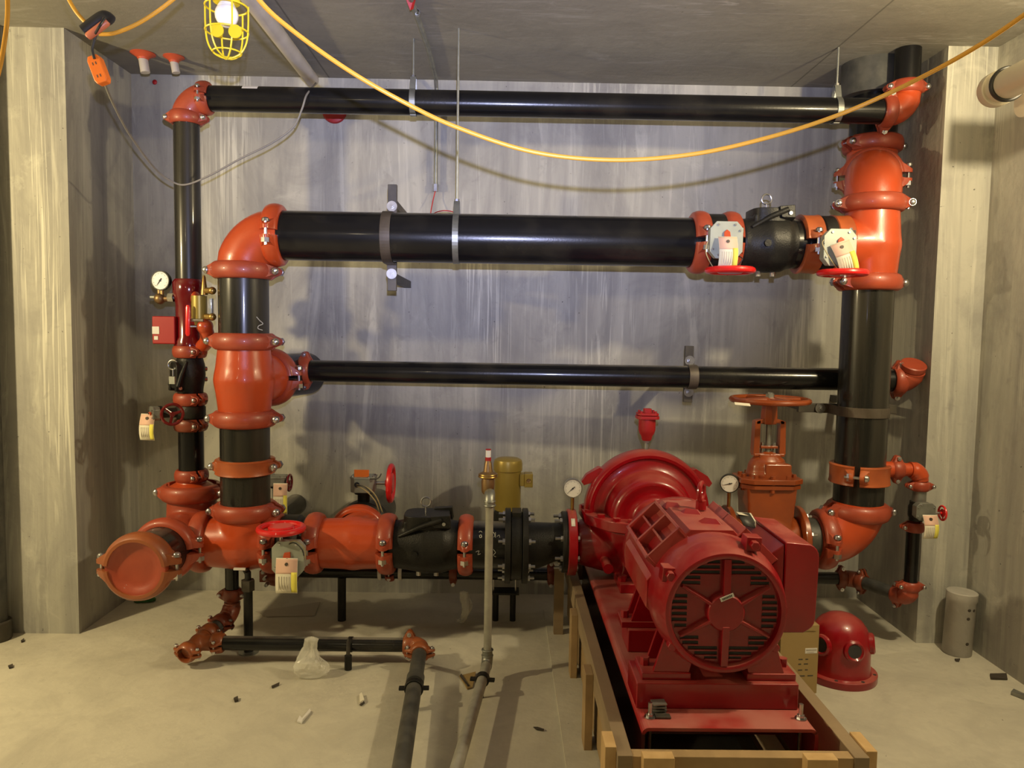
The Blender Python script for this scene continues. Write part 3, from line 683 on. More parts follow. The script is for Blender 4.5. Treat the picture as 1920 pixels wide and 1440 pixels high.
a = M(); p1, p2 = at(352, 572, yb-.05), at(352, 630, yb-.05); a.sweep([p1, p1-Z*.01, p2+Z*.01, p2], [.006, .011, .011, .006], 12, flat=.45); a.obj('lever', 'redhw', t3)
coupling((TX, TY, zc(659)), Z, X, R4, 'small orange coupling right under the crimson riser body', 'orange2', rot=-.7)
cv = (TX, TY, (zc(668)+zc(740))/2)
check_valve(cv, Z, R4, zc(667)-zc(742), Vector((-.75, -.66, 0)), 'small black check valve on the far left riser with a side bonnet', hinge=-1)
M_ = M(frame(at(323, 713, TY-.16), (-.2, -1, 0), X)); M_.bx(-.014, .014, -.017, .017, -.004, .004)
M_.obj('nameplate', 'galv', [o for o in COL.objects if o.get('label', '').startswith('small black check valve')][0])
coupling((TX, TY, zc(748)), Z, X, R4, 'small orange coupling between small check valve and handwheel valve', 'orange2', rot=-.7)
nk = Vector((-.8, -.6, 0)); e_c = Vector((TX, TY, zc(772)))
butterfly(e_c, Z, nk, Vector((.6, -.8, 0)), R4, 'small black valve with dark red handwheel on the far left riser', neck_len=.17, box=(.032, .036, .03), wheel_at=at(323, 777, TY-.20), wheel_R=.052, body_w=.05, hw='crimson', tagside=(-.2, -1, 0), tag_h=.12, tag_off=(0, 0), disc=False, boxm='galv')
coupling((TX, TY, zc(796)), Z, X, R4, 'small dark red coupling under the handwheel valve of the far left riser', 'darkor', rot=-.7)
vpipe(TX, TY, 796, 892, R4, 'short black pipe under the far left valves')
coupling((TX, TY, zc(891)), Z, X, R4, 'small orange coupling above the wide left reducer', 'orange2', rot=-.8)
a = M(Matrix.Translation((TX, TY, 0))); zr = RZ(921, TX, TY)
a.lathe([(R4-.002, zr+.075), (R4+.006, zr+.06), (R4+.012, zr+.045), (R8-.01, zr+.028), (R8+.006, zr+.018), (R8+.004, zr-.03), (R8-.01, zr-.03)], 44)
tag(a.obj('pipe_reducer', 'orange'), 'orange reducer stepping the far left riser up to full width', 'pipe reducer')
coupling((TX, TY, zr), Z, X, R8, 'wide orange coupling under the left reducer', 'orange2')

# ---- bottom left cross fitting
CX = TX; hz = HZ+.01
a = M(); a.sweep([(CX, 3.30, hz), (CX, 3.34, hz), (CX, 3.5, hz), (CX, 3.8, hz)], [R8, R8+.004, R8*1.1, R8], 40)
a.sweep([(CX, TY, hz), (CX, TY, zr-.02)], [R8*1.08, R8], 40); a.sweep([(CX, HY+.05, hz), (-1.335, HY, HZ)], [R8*1.1, R8], 40); a.ball((CX, HY+.06, hz), R8*1.12)
tag(a.obj('pipe_tee', 'orange2', remesh=.0065, smooth=14), 'dull orange branching fitting at the bottom left corner', 'pipe tee')
coupling((CX, 3.285, hz), Y, X, R8, 'orange coupling behind the short black stub at bottom left', 'orange2')
pipe((CX, 3.31, hz), (CX, 3.06, hz), R8, 'short black stub pointing at the viewer at bottom left')
coupling((CX, 3.05, hz), Y, X, R8, 'burnt orange coupling around the round end cap', 'cap_or', w=.09)
a = M(frame((CX, 3.02, hz), -Y)); a.lathe([(.001, -.012), (R8*.55, -.012), (R8*.80, -.006), (R8*.9, .004), (R8+.012, .006), (R8+.014, 0), (R8+.012, -.03), (R8-.01, -.04)], 48)
tag(a.obj('end_cap', 'orange2', ang=50), 'round dished orange end cap facing the viewer at bottom left', 'end cap')
cph(381, HZ, HY, 'orange coupling joining bottom left fitting to the bottom tee', pad=-Y)
# ---- header
tee((XL, HY, HZ), X, Z, R8+.003, HX(508, HZ, HY)-XL, RZ(956)-HZ, 'big orange tee at the foot of the left riser', run2=XL-HX(384, HZ, HY), bulge=1.14)
cph(513, HZ, HY, 'orange coupling partly hidden under the oval red handwheel')
butterfly((HX(548, HZ, HY), HY, HZ), X, -Y, Z, R8, 'black header valve with oval red handwheel and hanging tag', neck_len=.235, box_at=at(540, 1048, HY-.235), box=(.066, .074, .05), wheel_at=at(527, 991, HY-.20), wheel_R=.106, tagside=-Y, tag_off=(.0, -.008), body_w=.075, tag_h=.15)
t = [o for o in COL.objects if o.get('label') == 'black header valve with oval red handwheel and hanging tag'][0]
wires(t, [[at(540, 1020, 3.22), at(552, 1014, 3.2), at(568, 1024, 3.2), at(573, 1042, 3.21), at(566, 1056, 3.23)], [at(538, 1022, 3.22), at(552, 1018, 3.2), at(566, 1030, 3.2), at(570, 1046, 3.22)]])
cph(591, HZ, HY, 'orange coupling right of the oval red handwheel')
xt = HX(664, HZ, HY)
tee((xt, HY, HZ), X, Y, R8+.003, HX(720, HZ, HY)-xt, .16, 'orange header tee with angular cheeks and its branch towards the wall', run2=xt-HX(600, HZ, HY), bulge=1.06)
cph(727, HZ, HY, 'orange coupling left of the lower check valve')
check_valve((HX(798, HZ, HY), HY, HZ), X, R8, HX(864, HZ, HY)-HX(736, HZ, HY), Z, 'lower black check valve with diagonal rib and ring bolt')
cph(874, HZ, HY, 'narrow orange coupling right of the lower check valve', w=.068)
# branch behind the header tee
bx = HX(677, HZ, 3.7)
coupling((bx, 3.63, HZ), Y, X, R8, 'orange coupling standing behind the header tee', 'orange')
pipe((bx, 3.63, HZ), (bx, BW-.001, HZ), R8, 'black branch pipe entering the wall behind the header tee')
VD = Vector((bx, 3.77, HZ)); bc = at(684, 906, 3.77)
butterfly(VD, Y, Z, X, R8, 'black valve behind the header with upright red handwheel and orange flag', neck_len=zat(684, 893, 3.77)-HZ, off=(0, 0), box=(.055, .06, .075), wheel_at=at(733, 906, 3.77), wheel_R=.10, body_w=.07, boxm='gbox', indicator=False, disc=True)
t = [o for o in COL.objects if o.get('label', '').startswith('black valve behind the header')][0]
a = M(); p = at(678, 889, 3.74); a.bx(p.x-.037, p.x+.037, p.y-.002, p.y+.002, p.z-.025, p.z+.022); a.obj('flag', 'obox', t, bevel=.001)
a = M(); a.tube(at(669, 909, 3.69), at(669, 909, 3.72), .013); a.obj('cable_gland', 'blackm', t)
wires(t, [[at(669, 909, 3.69), at(690, 915, 3.66), at(706, 932, 3.66), at(717, 960, 3.68)], [at(669, 910, 3.69), at(684, 913, 3.66), at(700, 930, 3.66), at(714, 962, 3.68)], [at(669, 911, 3.69), at(686, 920, 3.66), at(704, 940, 3.66), at(712, 964, 3.68)], [at(690, 898, 3.72), at(708, 897, 3.7), at(715, 888, 3.7)]], r=.003)
# small tagged valve behind the left riser
VG = at(520, 975, 3.8)
butterfly(VG, Y, Z, X, R4, 'small tagged valve with dark red wheel half hidden behind the left riser', neck_len=zat(520, 893, 3.8)-VG.z, box=(.045, .05, .045), wheel_at=at(543, 905, 3.8), wheel_R=.046, body_w=.05, boxm='galv', indicator=False, hw='crimson', disc=False)
t = [o for o in COL.objects if o.get('label', '').startswith('small tagged valve')][0]
paper_tag(t, at(526, 906, 3.74), (0, 0, -1), -Y, w=.07, h=.155, bend=.012)
coupling((VG.x, 3.7, VG.z), Y, X, R4, 'dark orange coupling half hidden behind the oval handwheel', 'darkor')
pipe((VG.x, 3.60, VG.z), (VG.x, BW-.001, VG.z), R4, 'black pipe entering the wall behind the oval handwheel')
# ---- flanged spool to the pump
fx = HX(957, HZ, HY)
t = thing('flanged_spool', (HX(905, HZ, HY), HY, HZ), 'short glossy black flanged pipe with chalk writing', 'pipe')
x0 = HX(872, HZ, HY)
M().sweep([(x0, HY, HZ), (fx-.02, HY, HZ)], [R8, R8], 48).obj('pipe_body', 'black', t)
flange(t, (fx-.026, HY, HZ), X, .172, .026, 'blackm', br=.146, bolts=8, side=-1)
a = M()
def onpipe(px, py): return ray_cyl(px, py, (0, HY, HZ), X, R8)
for st in ([(898, 998), (901, 996), (904, 998)], [(899, 1004), (902, 1003), (903, 1007), (900, 1008), (899, 1004)], [(925, 998), (928, 1003), (926, 1007)], [(929, 998), (929, 1008)], [(932, 1006), (936, 1003), (937, 1008)], [(892, 1035), (898, 1033), (896, 1040), (901, 1038)], [(925, 1030), (929, 1036), (925, 1041), (930, 1044)]):
    a.sweep(catmull([onpipe(*q) for q in st], 4), .0013, 6)
a.obj('chalk_writing', 'concol', t)
tw = thing('wafer_flange', (fx, HY, HZ-.17), 'black wafer ring with hub caps clamped between the bolted flanges', 'pipe fitting')
M(frame((fx, HY, HZ), X)).lathe([(.01, 0), (.150, 0), (.155, .004), (.155, .050), (.150, .054), (.01, .054)], 48).obj('ring_body', 'blackm', tw)
a = M(frame((fx, HY, HZ), X)); a.bx(-.05, .05, .12, .165, .006, .048); a.obj('lug', 'blackm', tw)
t = thing('eccentric_reducer', (HX(1005, HZ, HY), HY, HZ), 'black tapered reducer between the bolted flanges and the pump', 'pipe reducer')
fr = fx+.054; fl2 = HX(1052, HZ, HY)
M().sweep([(fr+.02, HY, HZ), (fr+.045, HY, HZ), (fl2-.03, HY, HZ+.020), (fl2, HY, HZ+.020)], [R8, R8, R8-.022, R8-.022], 48).obj('reducer_body', 'blackm', t)
flange(t, (fr, HY, HZ), X, .172, .026, 'blackm', br=.146, bolts=8, side=1)
flange(t, (fl2, HY, HZ+.020), X, .14, .028, 'blackm', br=.118, bolts=8, side=-1, bl=.035)
# ---- bottom elbow of the right riser, spool, gate valve
DZ = .53
elbow((XR, HY, DZ), Z, -X, R8, .175, 'big glossy orange elbow at the foot of the right riser', stub=.02)
cph(1543, DZ, HY, 'orange coupling left of the bottom right elbow')
hpipe(1500, 1548, DZ, HY, R8*.86, 'short black spool between gate valve and bottom right elbow', 'dkgrey')
gx = HX(1435, .65, HY); t = thing('gate_valve', (gx, HY, DZ-.14), 'tall orange gate valve with rising stem yoke and horizontal handwheel', 'gate valve')
flange(t, (HX(1490, DZ, HY), HY, DZ), X, .15, .024, 'gate', br=.125, side=1, bl=.03)
flange(t, (gx-.185, HY, DZ), X, .15, .024, 'gate', br=.125, side=-1)
a = M(); a.sweep([(gx-.18, HY, DZ), (gx-.1, HY, DZ), (gx+.1, HY, DZ), (HX(1490, DZ, HY), HY, DZ)], [.10, .105, .105, .10], 36)
z1 = RZ(905, gx, HY); a.hull([(gx+sx*q*.115, HY+sy*.085, z) for sx in (1, -1) for sy in (1, -1) for z, q in ((DZ-.06, .75), (z1, 1))]); a.ball((gx, HY, DZ), .135)
a.obj('valve_body', 'gate', t, remesh=.006, smooth=10)
def oct_(rx, ry, k=.35): return [(rx, ry*(1-k)), (rx*(1-k), ry), (-rx*(1-k), ry), (-rx, ry*(1-k)), (-rx, -ry*(1-k)), (-rx*(1-k), -ry), (rx*(1-k), -ry), (rx, -ry*(1-k))]
a = M(Matrix.Translation((gx, HY, z1-.016))); a.prism(oct_(.135, .10), 0, .021); a.prism(oct_(.142, .106), .024, .048); fb = a.obj('bonnet_flange', 'gate', t, bevel=.004)
for k in range(10):
    q = 2*PI*k/10+.3; x, y = gx+.122*math.cos(q), HY+.088*math.sin(q)
    M().hexn((x, y, z1-.03), (x, y, z1+.046), .011).obj('flange_bolt', 'gate', fb)
z2 = RZ(868, gx, HY); z3 = RZ(858, gx, HY)
a = M(); a.sweep([(gx, HY, z1+.02), (gx, HY, z1+.05), (gx, HY, z2-.02), (gx, HY, z2+.0)], [.098, .096, .07, .045], 36, flat=.8)
a.ball((gx, HY, z1+.055), .094, sy=.75); a.bx(gx-.03, gx+.085, HY-.075, HY-.04, z1+.02, z1+.10); a.bx(gx-.048, gx+.048, HY-.035, HY+.035, z1+.08, z3); a.obj('bonnet', 'gate', t, remesh=.005, smooth=4)
z4 = RZ(850, gx, HY); z5 = RZ(790, gx, HY); z6 = RZ(762, gx, HY)
a = M()
for s in (1, -1):
    a.hull([(gx+s*(.060+dx_), HY+dy_, zz_) for dx_, zz_ in ((-.014, z4-.008), (.014, z4-.002), (.010, z5+.002), (-.014, z5+.010)) for dy_ in (-.024, .024)])
    a.hull([(gx+s*x_, HY+dy_, zz_) for x_, zz_ in ((.066, z5-.012), (.066, z5+.004), (.02, z5-.004), (.02, z5+.018)) for dy_ in (-.024, .024)])
a.bx(gx-.07, gx+.07, HY-.026, HY+.026, z4-.012, z4+.002); a.bx(gx-.048, gx+.048, HY-.035, HY+.035, z3-.01, z4); a.sweep([(gx, HY, z5-.012), (gx, HY, z5+.02), (gx, HY, z6+.02)], [.036, .040, .034], 8)
a.obj('yoke', 'gate', t, bevel=.003)
M().tube((gx, HY, z4-.02), (gx, HY, z6+.065), .0125).obj('stem', 'galv', t)
a = M(); a.bx(gx-.04, gx+.04, HY-.02, HY+.02, z4+.025, z4+.037); a.obj('gland', 'gate', t, bevel=.002)
for s in (1, -1): M().hexn((gx+s*.028, HY-.004, z4-.004), (gx+s*.028, HY-.004, z4+.052), .008).obj('gland_bolt', 'zinc', t)
wz = RZ(750, gx, HY)
handwheel(t, Vector((gx, HY, wz)), Z, .182, 'gate', rim=.013, disc=False, spokes=4, hub_len=.03)
M().hexn((gx, HY, wz), (gx, HY, wz+.03), .02).obj('wheel_nut', 'galv', t)
p = at(1392, 758, HY-.16); a = M(frame(p, (0.1, -.6, .7), X)); a.bx(-.035, .035, -.008, .008, 0, .001); a.obj('paper_strip', 'paper', t)
# ---- small drain line at the right
sy = HY+.02
sz = zat(1680, 878, sy)
o1 = Vector((HX(1681, sz, sy-.03), sy-.03, sz)); pipe((XR+R8-.03, sy-.03, sz), o1+X*.03, R2+.006, 'orange side outlet on the right riser strap', 'orange', name='outlet_collar', cat='pipe fitting')
coupling(o1, X, Z, R2, 'small orange coupling at the side outlet of the right riser', 'orange2', w=.05)
ec = Vector((HX(1726, sz, sy-.03), sy-.03, sz)); elbow(ec, -X, -Z, R2, .05, 'small orange elbow right of the right riser', stub=.012)
sx_ = ec.x
coupling((sx_, ec.y, RZ(911, sx_, ec.y)), Z, X, R2, 'small orange coupling above the tagged ball valve', 'orange2')
pipe((o1.x+.02, ec.y, sz), (ec.x-.055, ec.y, sz), R2, 'very short orange nipple beside the right riser', 'orange')
vpipe(sx_, ec.y, 905, 955, R2, 'short grey nipple above the small right valve', 'galv')
butterfly((sx_-.01, ec.y, RZ(958, sx_, ec.y)), Z, -Y, X, R2, 'small tagged valve with round red wheel near the right wall', neck_len=.10, box_at=at(1736, 960, ec.y-.10), box=(.038, .042, .04), wheel_at=at(1767, 962, ec.y-.08), wheel_R=.036, body_w=.045, tagside=-Y, tag_h=.105, tag_off=(-.01, -.01), disc=True, boxm='galv', indicator=False)
coupling((sx_-.015, ec.y, RZ(988, sx_, ec.y)), Z, X, R2, 'small orange coupling under the small right valve', 'orange2')
vpipe(sx_-.018, ec.y, 985, 1118, R2, 'thin black drain pipe near the right wall')
zl = RZ(1122, sx_, ec.y); el = Vector((sx_-.018, ec.y, zl))
dd = (at(1605, 1082, 3.7)-el); dd = Vector((dd.x, dd.y, 0)).normalized()
elbow(el, Z, dd, R2, .045, 'small orange elbow at the foot of the right drain pipe', m='orange2', stub=.012)
coupling(el+Z*.06, Z, X, R2, 'small orange coupling at the foot of the right drain pipe', 'orange2')
coupling(el+dd*.062, dd, Z, R2, 'tiny orange coupling on the slanting drain near the right wall', 'orange2')
e2 = el+dd*((3.72-el.y)/dd.y)
pipe(el+dd*.05, e2-dd*.05, R2, 'short slanting black drain pipe low at the right', 'dkgrey')
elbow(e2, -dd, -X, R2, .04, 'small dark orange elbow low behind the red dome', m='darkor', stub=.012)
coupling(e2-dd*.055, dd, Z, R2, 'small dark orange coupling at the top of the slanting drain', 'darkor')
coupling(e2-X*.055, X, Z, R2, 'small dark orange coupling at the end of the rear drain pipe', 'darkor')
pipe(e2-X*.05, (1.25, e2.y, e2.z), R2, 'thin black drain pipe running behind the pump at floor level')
# ---- low rear 2 inch line behind the header
ry, rz = 3.74, zat(700, 1072, 3.74)
pipe((HX(520, rz, ry), ry, rz), (HX(1042, rz, ry), ry, rz), .033, 'thin black pipe low behind the header')
for px, lb in ((713, 'white tape ring left on the low rear pipe'), (751, 'white tape ring right on the low rear pipe')):
    a = M(frame((HX(px, rz, ry), ry, rz), X)); a.torus(.036, .006, 28, 8, sq=1.6); tag(a.obj('tape_ring', 'white'), lb, 'tape ring')
coupling((HX(732, rz, ry), ry, rz), X, -Y, .033, 'small orange coupling between two white tape rings', 'orange2')
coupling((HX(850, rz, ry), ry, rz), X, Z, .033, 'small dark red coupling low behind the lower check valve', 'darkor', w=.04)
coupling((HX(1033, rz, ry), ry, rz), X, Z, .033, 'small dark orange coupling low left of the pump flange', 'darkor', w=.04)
def stand(x, y, z0, z1, r, label, m='blackm', head=None, foot=True):
    t = thing('pipe_stand', (x, y, z0), label, 'pipe stand')
    M().tube((x, y, z0), (x, y, z1), r, seg=20).obj('post', m, t)
    if foot: M().tube((x, y, z0), (x, y, z0+.006), r*1.9, seg=24).obj('foot_plate', m, t)
    return t
p = atz(641, 1146, 0); stand(HX(641, .1, ry), ry, 0, rz-.03, .021, 'plain black post under the low rear pipe', foot=False)
# dark cast fitting hanging under the header valve
c_ = at(518, 1082, 3.56); t = thing('drain_fitting', c_, 'dark orange drain fitting hanging under the header valve', 'pipe fitting')
a = M(); a.ball(c_, .05, sx=1.1, sz=.85, seg=16); a.tube(c_, c_+Z*.09, .032); a.tube(c_-X*.04, c_+X*.10, .030); a.bx(c_.x-.075, c_.x-.04, c_.y-.02, c_.y+.02, c_.z-.02, c_.z+.035)
a.obj('fitting_body', 'darkor', t, remesh=.005, smooth=5)
for k in range(3):
    q = at(496+k*3, 1070+k*12, 3.5); M().hexn(q, q-Y*.03, .009).obj('bolt', 'zinc', t)
# ---- left floor drain line
xd = HX(439, .35, 3.5); yd = 3.47
pipe((xd, yd, HZ-R8+.01), (xd, yd, RZ(1110, xd, yd)), .0302, 'vertical black drain pipe under the bottom tee')
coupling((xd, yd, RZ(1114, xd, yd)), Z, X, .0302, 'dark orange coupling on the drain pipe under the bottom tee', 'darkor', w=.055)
ce = Vector((xd, yd, RZ(1150, xd, yd)))
fz0 = .135                                   # height of the floor run
pe = at(372, 1205, 3.24)
dl = (pe-ce).normalized()
elbow(ce, Z, dl, .0302, .055, 'dark orange elbow under the bottom tee turning to the viewer', m='darkor', stub=.014)
coupling(ce+dl*.085, dl, dl.cross(Z), .0302, 'dark orange coupling with upright bolts on the slanting drain', 'darkor', w=.055)
pipe(ce+dl*.06, pe-dl*.06, .0302, 'short slanting dark grey drain pipe above the floor', 'dkgrey')
coupling(pe-dl*.075, dl, dl.cross(Z), .0302, 'orange coupling with upright bolt at the floor corner', 'cap_or', w=.055)
a = M(); a.sweep([pe-dl*.07, pe, pe+dl*.07, pe+dl*.075], [.031, .037, .034, .026], 28); a.tube(pe, pe+X*.08, .034); a.ball(pe, .040)
tag(a.obj('pipe_tee', 'cap_or', remesh=.004, smooth=8), 'small orange capped tee at the left end of the floor pipe', 'pipe tee')
coupling(pe+dl*.072, dl, dl.cross(Z), .0302, 'orange cap coupling at the left end of the floor pipe', 'cap_or', w=.05)
coupling(pe+X*.085, X, -Y, .0302, 'orange coupling where the floor pipe starts at the left', 'cap_or', w=.055)
xe = HX(766, pe.z, pe.y)
pipe(pe+X*.07, (xe, pe.y, pe.z), .0302, 'black pipe lying low across the floor', 'black')
coupling((xe+.005, pe.y, pe.z), X, Z, .0302, 'orange coupling with upright bolt at the right end of the floor pipe', 'cap_or', w=.055)
fe = Vector((HX(789, pe.z, pe.y), pe.y, pe.z)); d2 = Vector((-.045, -1, 0)).normalized()
d2 = Vector(((HX(752, fe.z, 2.30)-fe.x)/(fe.y-2.30), -1, 0)).normalized()
elbow(fe, -X, d2, .0302, .055, 'orange floor elbow turning the pipe towards the viewer', m='cap_or', stub=.014)
coupling(fe+d2*.075, d2, d2.cross(Z), .0302, 'orange coupling at the start of the pipe running to the viewer', 'cap_or', w=.05, flip=-1)
# pipe running towards the viewer, height kept
dx = (HX(752, fe.z, 2.30)-fe.x)/(fe.y-2.30); q2 = Vector((fe.x+dx*(fe.y-1.2), 1.2, fe.z)); dd2 = (q2-fe).normalized()
pipe(fe+dd2*.06, q2, .0302, 'dark grey pipe running along the floor to the viewer', 'dkgrey')
cc = fe+dd2*.34
a = M(frame(cc, dd2)); a.tube((0, 0, -.03), (0, 0, .03), .0355, seg=32); o = tag(a.obj('pipe_sleeve', 'dkgrey'), 'slightly wider sleeve on the pipe running to the viewer', 'pipe sleeve')
def clamp_stand(c, dirv, r, label, leg_r=.014):
    t = thing('pipe_stand', (c.x, c.y, 0), label, 'pipe stand'); T = frame(c, dirv, X)
    a = M(T); a.ring([(r+.001, -.014), (r+.007, -.014), (r+.007, .014), (r+.001, .014)], 32)
    a.bx(r, r+.028, -.006, .006, -.010, .010); a.bx(-r-.028, -r, -.006, .006, -.010, .010); a.obj('clamp', 'blackm', t, bevel=.002)
    a = M(); a.tube((c.x, c.y, 0), (c.x, c.y, c.z-r), leg_r, seg=16); a.obj('post', 'blackm', t); return t
cs = fe+dd2*.40; clamp_stand(cs, dd2, .0302, 'black clamp stand under the pipe running to the viewer')
p = at(653, 1203, pe.y-.0)
t = thing('pipe_stand', (HX(653, pe.z, pe.y-.05), pe.y-.052, 0), 'short black stand with pointed bolt in front of the floor pipe', 'pipe stand'); l0 = t.location
a = M(); a.sweep([(l0.x, l0.y, 0), (l0.x, l0.y, .062), (l0.x, l0.y, .066)], [.016, .016, .011], 18); a.obj('post', 'blackm', t)
a = M(); a.sweep([(l0.x, l0.y, .062), (l0.x, l0.y, .12), (l0.x, l0.y, .138)], [.009, .008, .003], 12); a.obj('threaded_bolt', 'strut', t)
a = M(frame((l0.x, pe.y, pe.z), X)); a.ring([(.0305, -.009), (.0330, -.009), (.0330, .009), (.0305, .009)], 32); a.obj('clamp', 'blackm', t)
# post with union below the bottom tee
ux, uy = HX(465, .3, 3.35), 3.35
t = thing('pipe_stand', (ux, uy, 0), 'black post with a union nut standing left under the bottom tee', 'pipe stand')
a = M(); zu = RZ(1097, ux, uy); a.tube((ux, uy, 0), (ux, uy, zu-.02), .020); a.tube((ux, uy, zu+.02), (ux, uy, zat(465, 1072, uy)), .014); a.tube((ux, uy, zat(465, 1075, uy)), (ux-.05, uy+.08, zat(465, 1070, uy)), .014); a.obj('post', 'blackm', t)
a = M(); a.hexn((ux, uy, zu-.024), (ux, uy, zu+.024), .030); a.obj('union_nut', 'strut', t)
M().tube((ux, uy, 0), (ux, uy, .006), .045).obj('foot_plate', 'galv', t)
a = M(); p = at(450, 1066, 3.33); a.bx(p.x-.026, p.x+.026, p.y-.01, p.y, p.z-.005, p.z+.004); tag(a.obj('white_sticker', 'white'), 'small white strip on the underside of the bottom tee', 'sticker')
# ================================================================== THE PUMP SET
PX, SZ, PY, MY = .668, .652, 3.45, 2.17
BT = .345                                   # top of the base plate
def xz(c, x=X): return frame(c, -Y, x)      # local x right, y up, z to the viewer
# ---- base plate
bp = thing('base_plate', (.667, 2.9, .20), 'long dusty red steel base plate under pump and motor', 'base plate')
a = M(frame((0, 0, 0), Y, X)); bx0, bx1, th, zb_ = .412, .922, .010, .185
R_ = .022; prof = []
def arc(cx, cy, r, a0, a1, n=5): return [(cx+r*math.cos(math.radians(a0+(a1-a0)*k/n)), cy+r*math.sin(math.radians(a0+(a1-a0)*k/n))) for k in range(n+1)]
outer = [(bx0, zb_)] + arc(bx0+R_, BT-R_, R_, 180, 90) + arc(bx1-R_, BT-R_, R_, 90, 0) + [(bx1, zb_)]
inner = [(bx1-th, zb_)] + arc(bx1-R_, BT-R_, R_-th, 0, 90) + arc(bx0+R_, BT-R_, R_-th, 90, 180) + [(bx0+th, zb_)]
poly = [(x, -z) for x, z in outer+inner]     # frame: z=Y, x=X, y = Y x X = -Z
# build as strips to stay convex
n = len(outer); inn = inner[::-1]
for k in range(n-1):
    q = [outer[k], outer[k+1], inn[k+1], inn[k]]
    a.prism([(x, -z) for x, z in q], 2.09, 3.72)
a.obj('channel', 'red_dusty', bp)
a = M()
for yy in (2.35, 3.0, 3.6): a.bx(bx0+.012, bx1-.012, yy, yy+.012, zb_, BT-.012)
a.obj('cross_rib', 'red', bp)
def pedestal(y0, y1, x0, x1, z1): M().bx(x0, x1, y0, y1, BT, z1).obj('pedestal', 'red', bp, bevel=.004)
pedestal(2.20, 2.36, .415, .905, .425); pedestal(2.60, 2.74, .455, .875, .425); pedestal(3.20, 3.60, .52, .80, .385)
for x in (.447, .893):
    t = thing('anchor_bolt', (x, 2.15, BT), 'silver threaded bolt at the front %s corner of the red base plate' % ('left' if x < .6 else 'right'), 'bolt')
    M().tube((x, 2.15, .21), (x, 2.15, BT+.045), .0062, seg=12).obj('threaded_rod', 'zinc', t)
    M().tube((x, 2.15, BT), (x, 2.15, BT+.003), .017, seg=20).obj('washer', 'zinc', t)
    M().hexn((x, 2.15, BT+.003), (x, 2.15, BT+.012), .0115).obj('nut', 'zinc', t)
t = thing('shim_stack', (.478, 2.185, BT), 'small stack of grey metal shims on the red base plate', 'metal shims')
for k in range(4):
    a = M(Matrix.Translation((.478, 2.178, BT+.004+k*.009)) @ Matrix.Rotation(.12*(k % 2), 4, 'Z') @ Matrix.Rotation(.06, 4, 'X')); a.bx(-.021, .021, -.015, .015, -.0018, .0018); a.obj('shim', 'galv', t)
a = M(Matrix.Translation((.485, 2.15, BT+.004))); a.bx(-.022, .022, -.012, .012, -.002, .002); a.obj('shim', 'strut', t)

# ---- pump
pu = thing('fire_pump', (PX, PY, .385), 'large glossy red split case pump with a domed upper casing', 'pump')
T = xz((PX, PY, SZ))
up_ = [(.001, -.30), (.075, -.30), (.08, -.22), (.155, -.21), (.17, -.13), (.235, -.09), (.268, -.070), (.284, -.035), (.287, 0), (.286, .035), (.280, .060), (.268, .072), (.255, .070), (.248, .058), (.205, .062), (.196, .075), (.188, .13), (.180, .165), (.165, .182), (.150, .184), (.138, .176), (.10, .178), (.085, .19), (.08, .225), (.075, .30), (.001, .30)]
a = M(T); a.lathe(up_, 56, 0, PI)
for s in (1, -1):      # lifting claws
    for q0, q1 in ((38, 30),):
        pts = []
        for (r_, ang, hw_) in ((.262, 47, .03), (.275, 30, .03), (.300, 42, .028), (.325, 31, .02), (.330, 24, .016), (.312, 22, .014)):
            q = math.radians(ang); x, y = s*r_*math.cos(q), r_*math.sin(q); pts += [(x, y, hw_), (x, y, -hw_)]
        a.hull(pts)
a.obj('upper_casing', 'red', pu, ang=50)
a = M(T); po = [(.30, .10), (.285, -.10), (.20, -.215), (.11, -.265), (-.11, -.265), (-.20, -.215), (-.285, -.10), (-.30, .10), (-.2, .22), (.2, .22)]
a.T = Matrix.Translation((PX, PY, SZ)); a.prism([(x, y) for x, y in po], -.046, .002); sf = a.obj('split_flange', 'red', pu, bevel=.005)
for (x, y) in ((.272, -.06), (.225, -.15), (.165, -.215), (.105, -.24), (-.105, -.24), (-.165, -.215), (-.225, -.15), (-.272, -.06), (-.28, .03), (.28, .03)):
    M().hexn((PX+x, PY+y, SZ), (PX+x, PY+y, SZ+.016), .017).obj('flange_bolt', 'red', sf)
a = M(); a.hull([(PX+x*k_, PY+y*k_, z) for x, y in po for k_, z in ((.92, SZ-.045), (.86, SZ-.10), (.62, SZ-.22))])
a.ball((PX, PY, SZ-.14), .17, sx=1.35, sy=.85, sz=.75)
a.sweep([(PX-.05, PY, SZ-.15), (PX-.20, PY, HZ+.02), (.345, PY, HZ+.02)], [.165, .13, .098], 36)
a.sweep([(PX+.05, PY, SZ-.12), (PX+.20, PY, DZ), (gx-.205, PY, DZ)], [.165, .13, .10], 36)
a.sweep([(PX, PY-.05, SZ-.10), (PX, PY-.29, SZ-.10)], [.12, .085], 28)
a.hull([(PX+sx*x, PY+sy*.16, z) for sx in (1, -1) for sy in (1, -1) for x, z in ((.13, .385), (.12, .52))])
a.obj('lower_casing', 'red', pu, remesh=.008, smooth=8)
flange(pu, (.305, PY, HZ+.02), X, .152, .040, 'red', name='suction_flange', br=.118, side=1, bl=.012)
flange(pu, (gx-.245, PY, DZ), X, .15, .036, 'red', name='discharge_flange', br=.12, side=0, bl=.012)
a = M(); a.tube((PX, PY-.29, SZ), (PX, PY-.42, SZ), .062); a.tube((PX, PY-.42, SZ), (PX, 2.86, SZ), .10, seg=28); a.obj('coupling_guard', 'red', pu)
a = M(xz((PX-.20, PY-.22, HZ-.03))); a.tube((0, 0, -.1), (0, 0, .02), .022); a.obj('drain_boss', 'red', pu)
a = M(); p = at(1069, 975, PY-.14); a.T = Matrix(); 
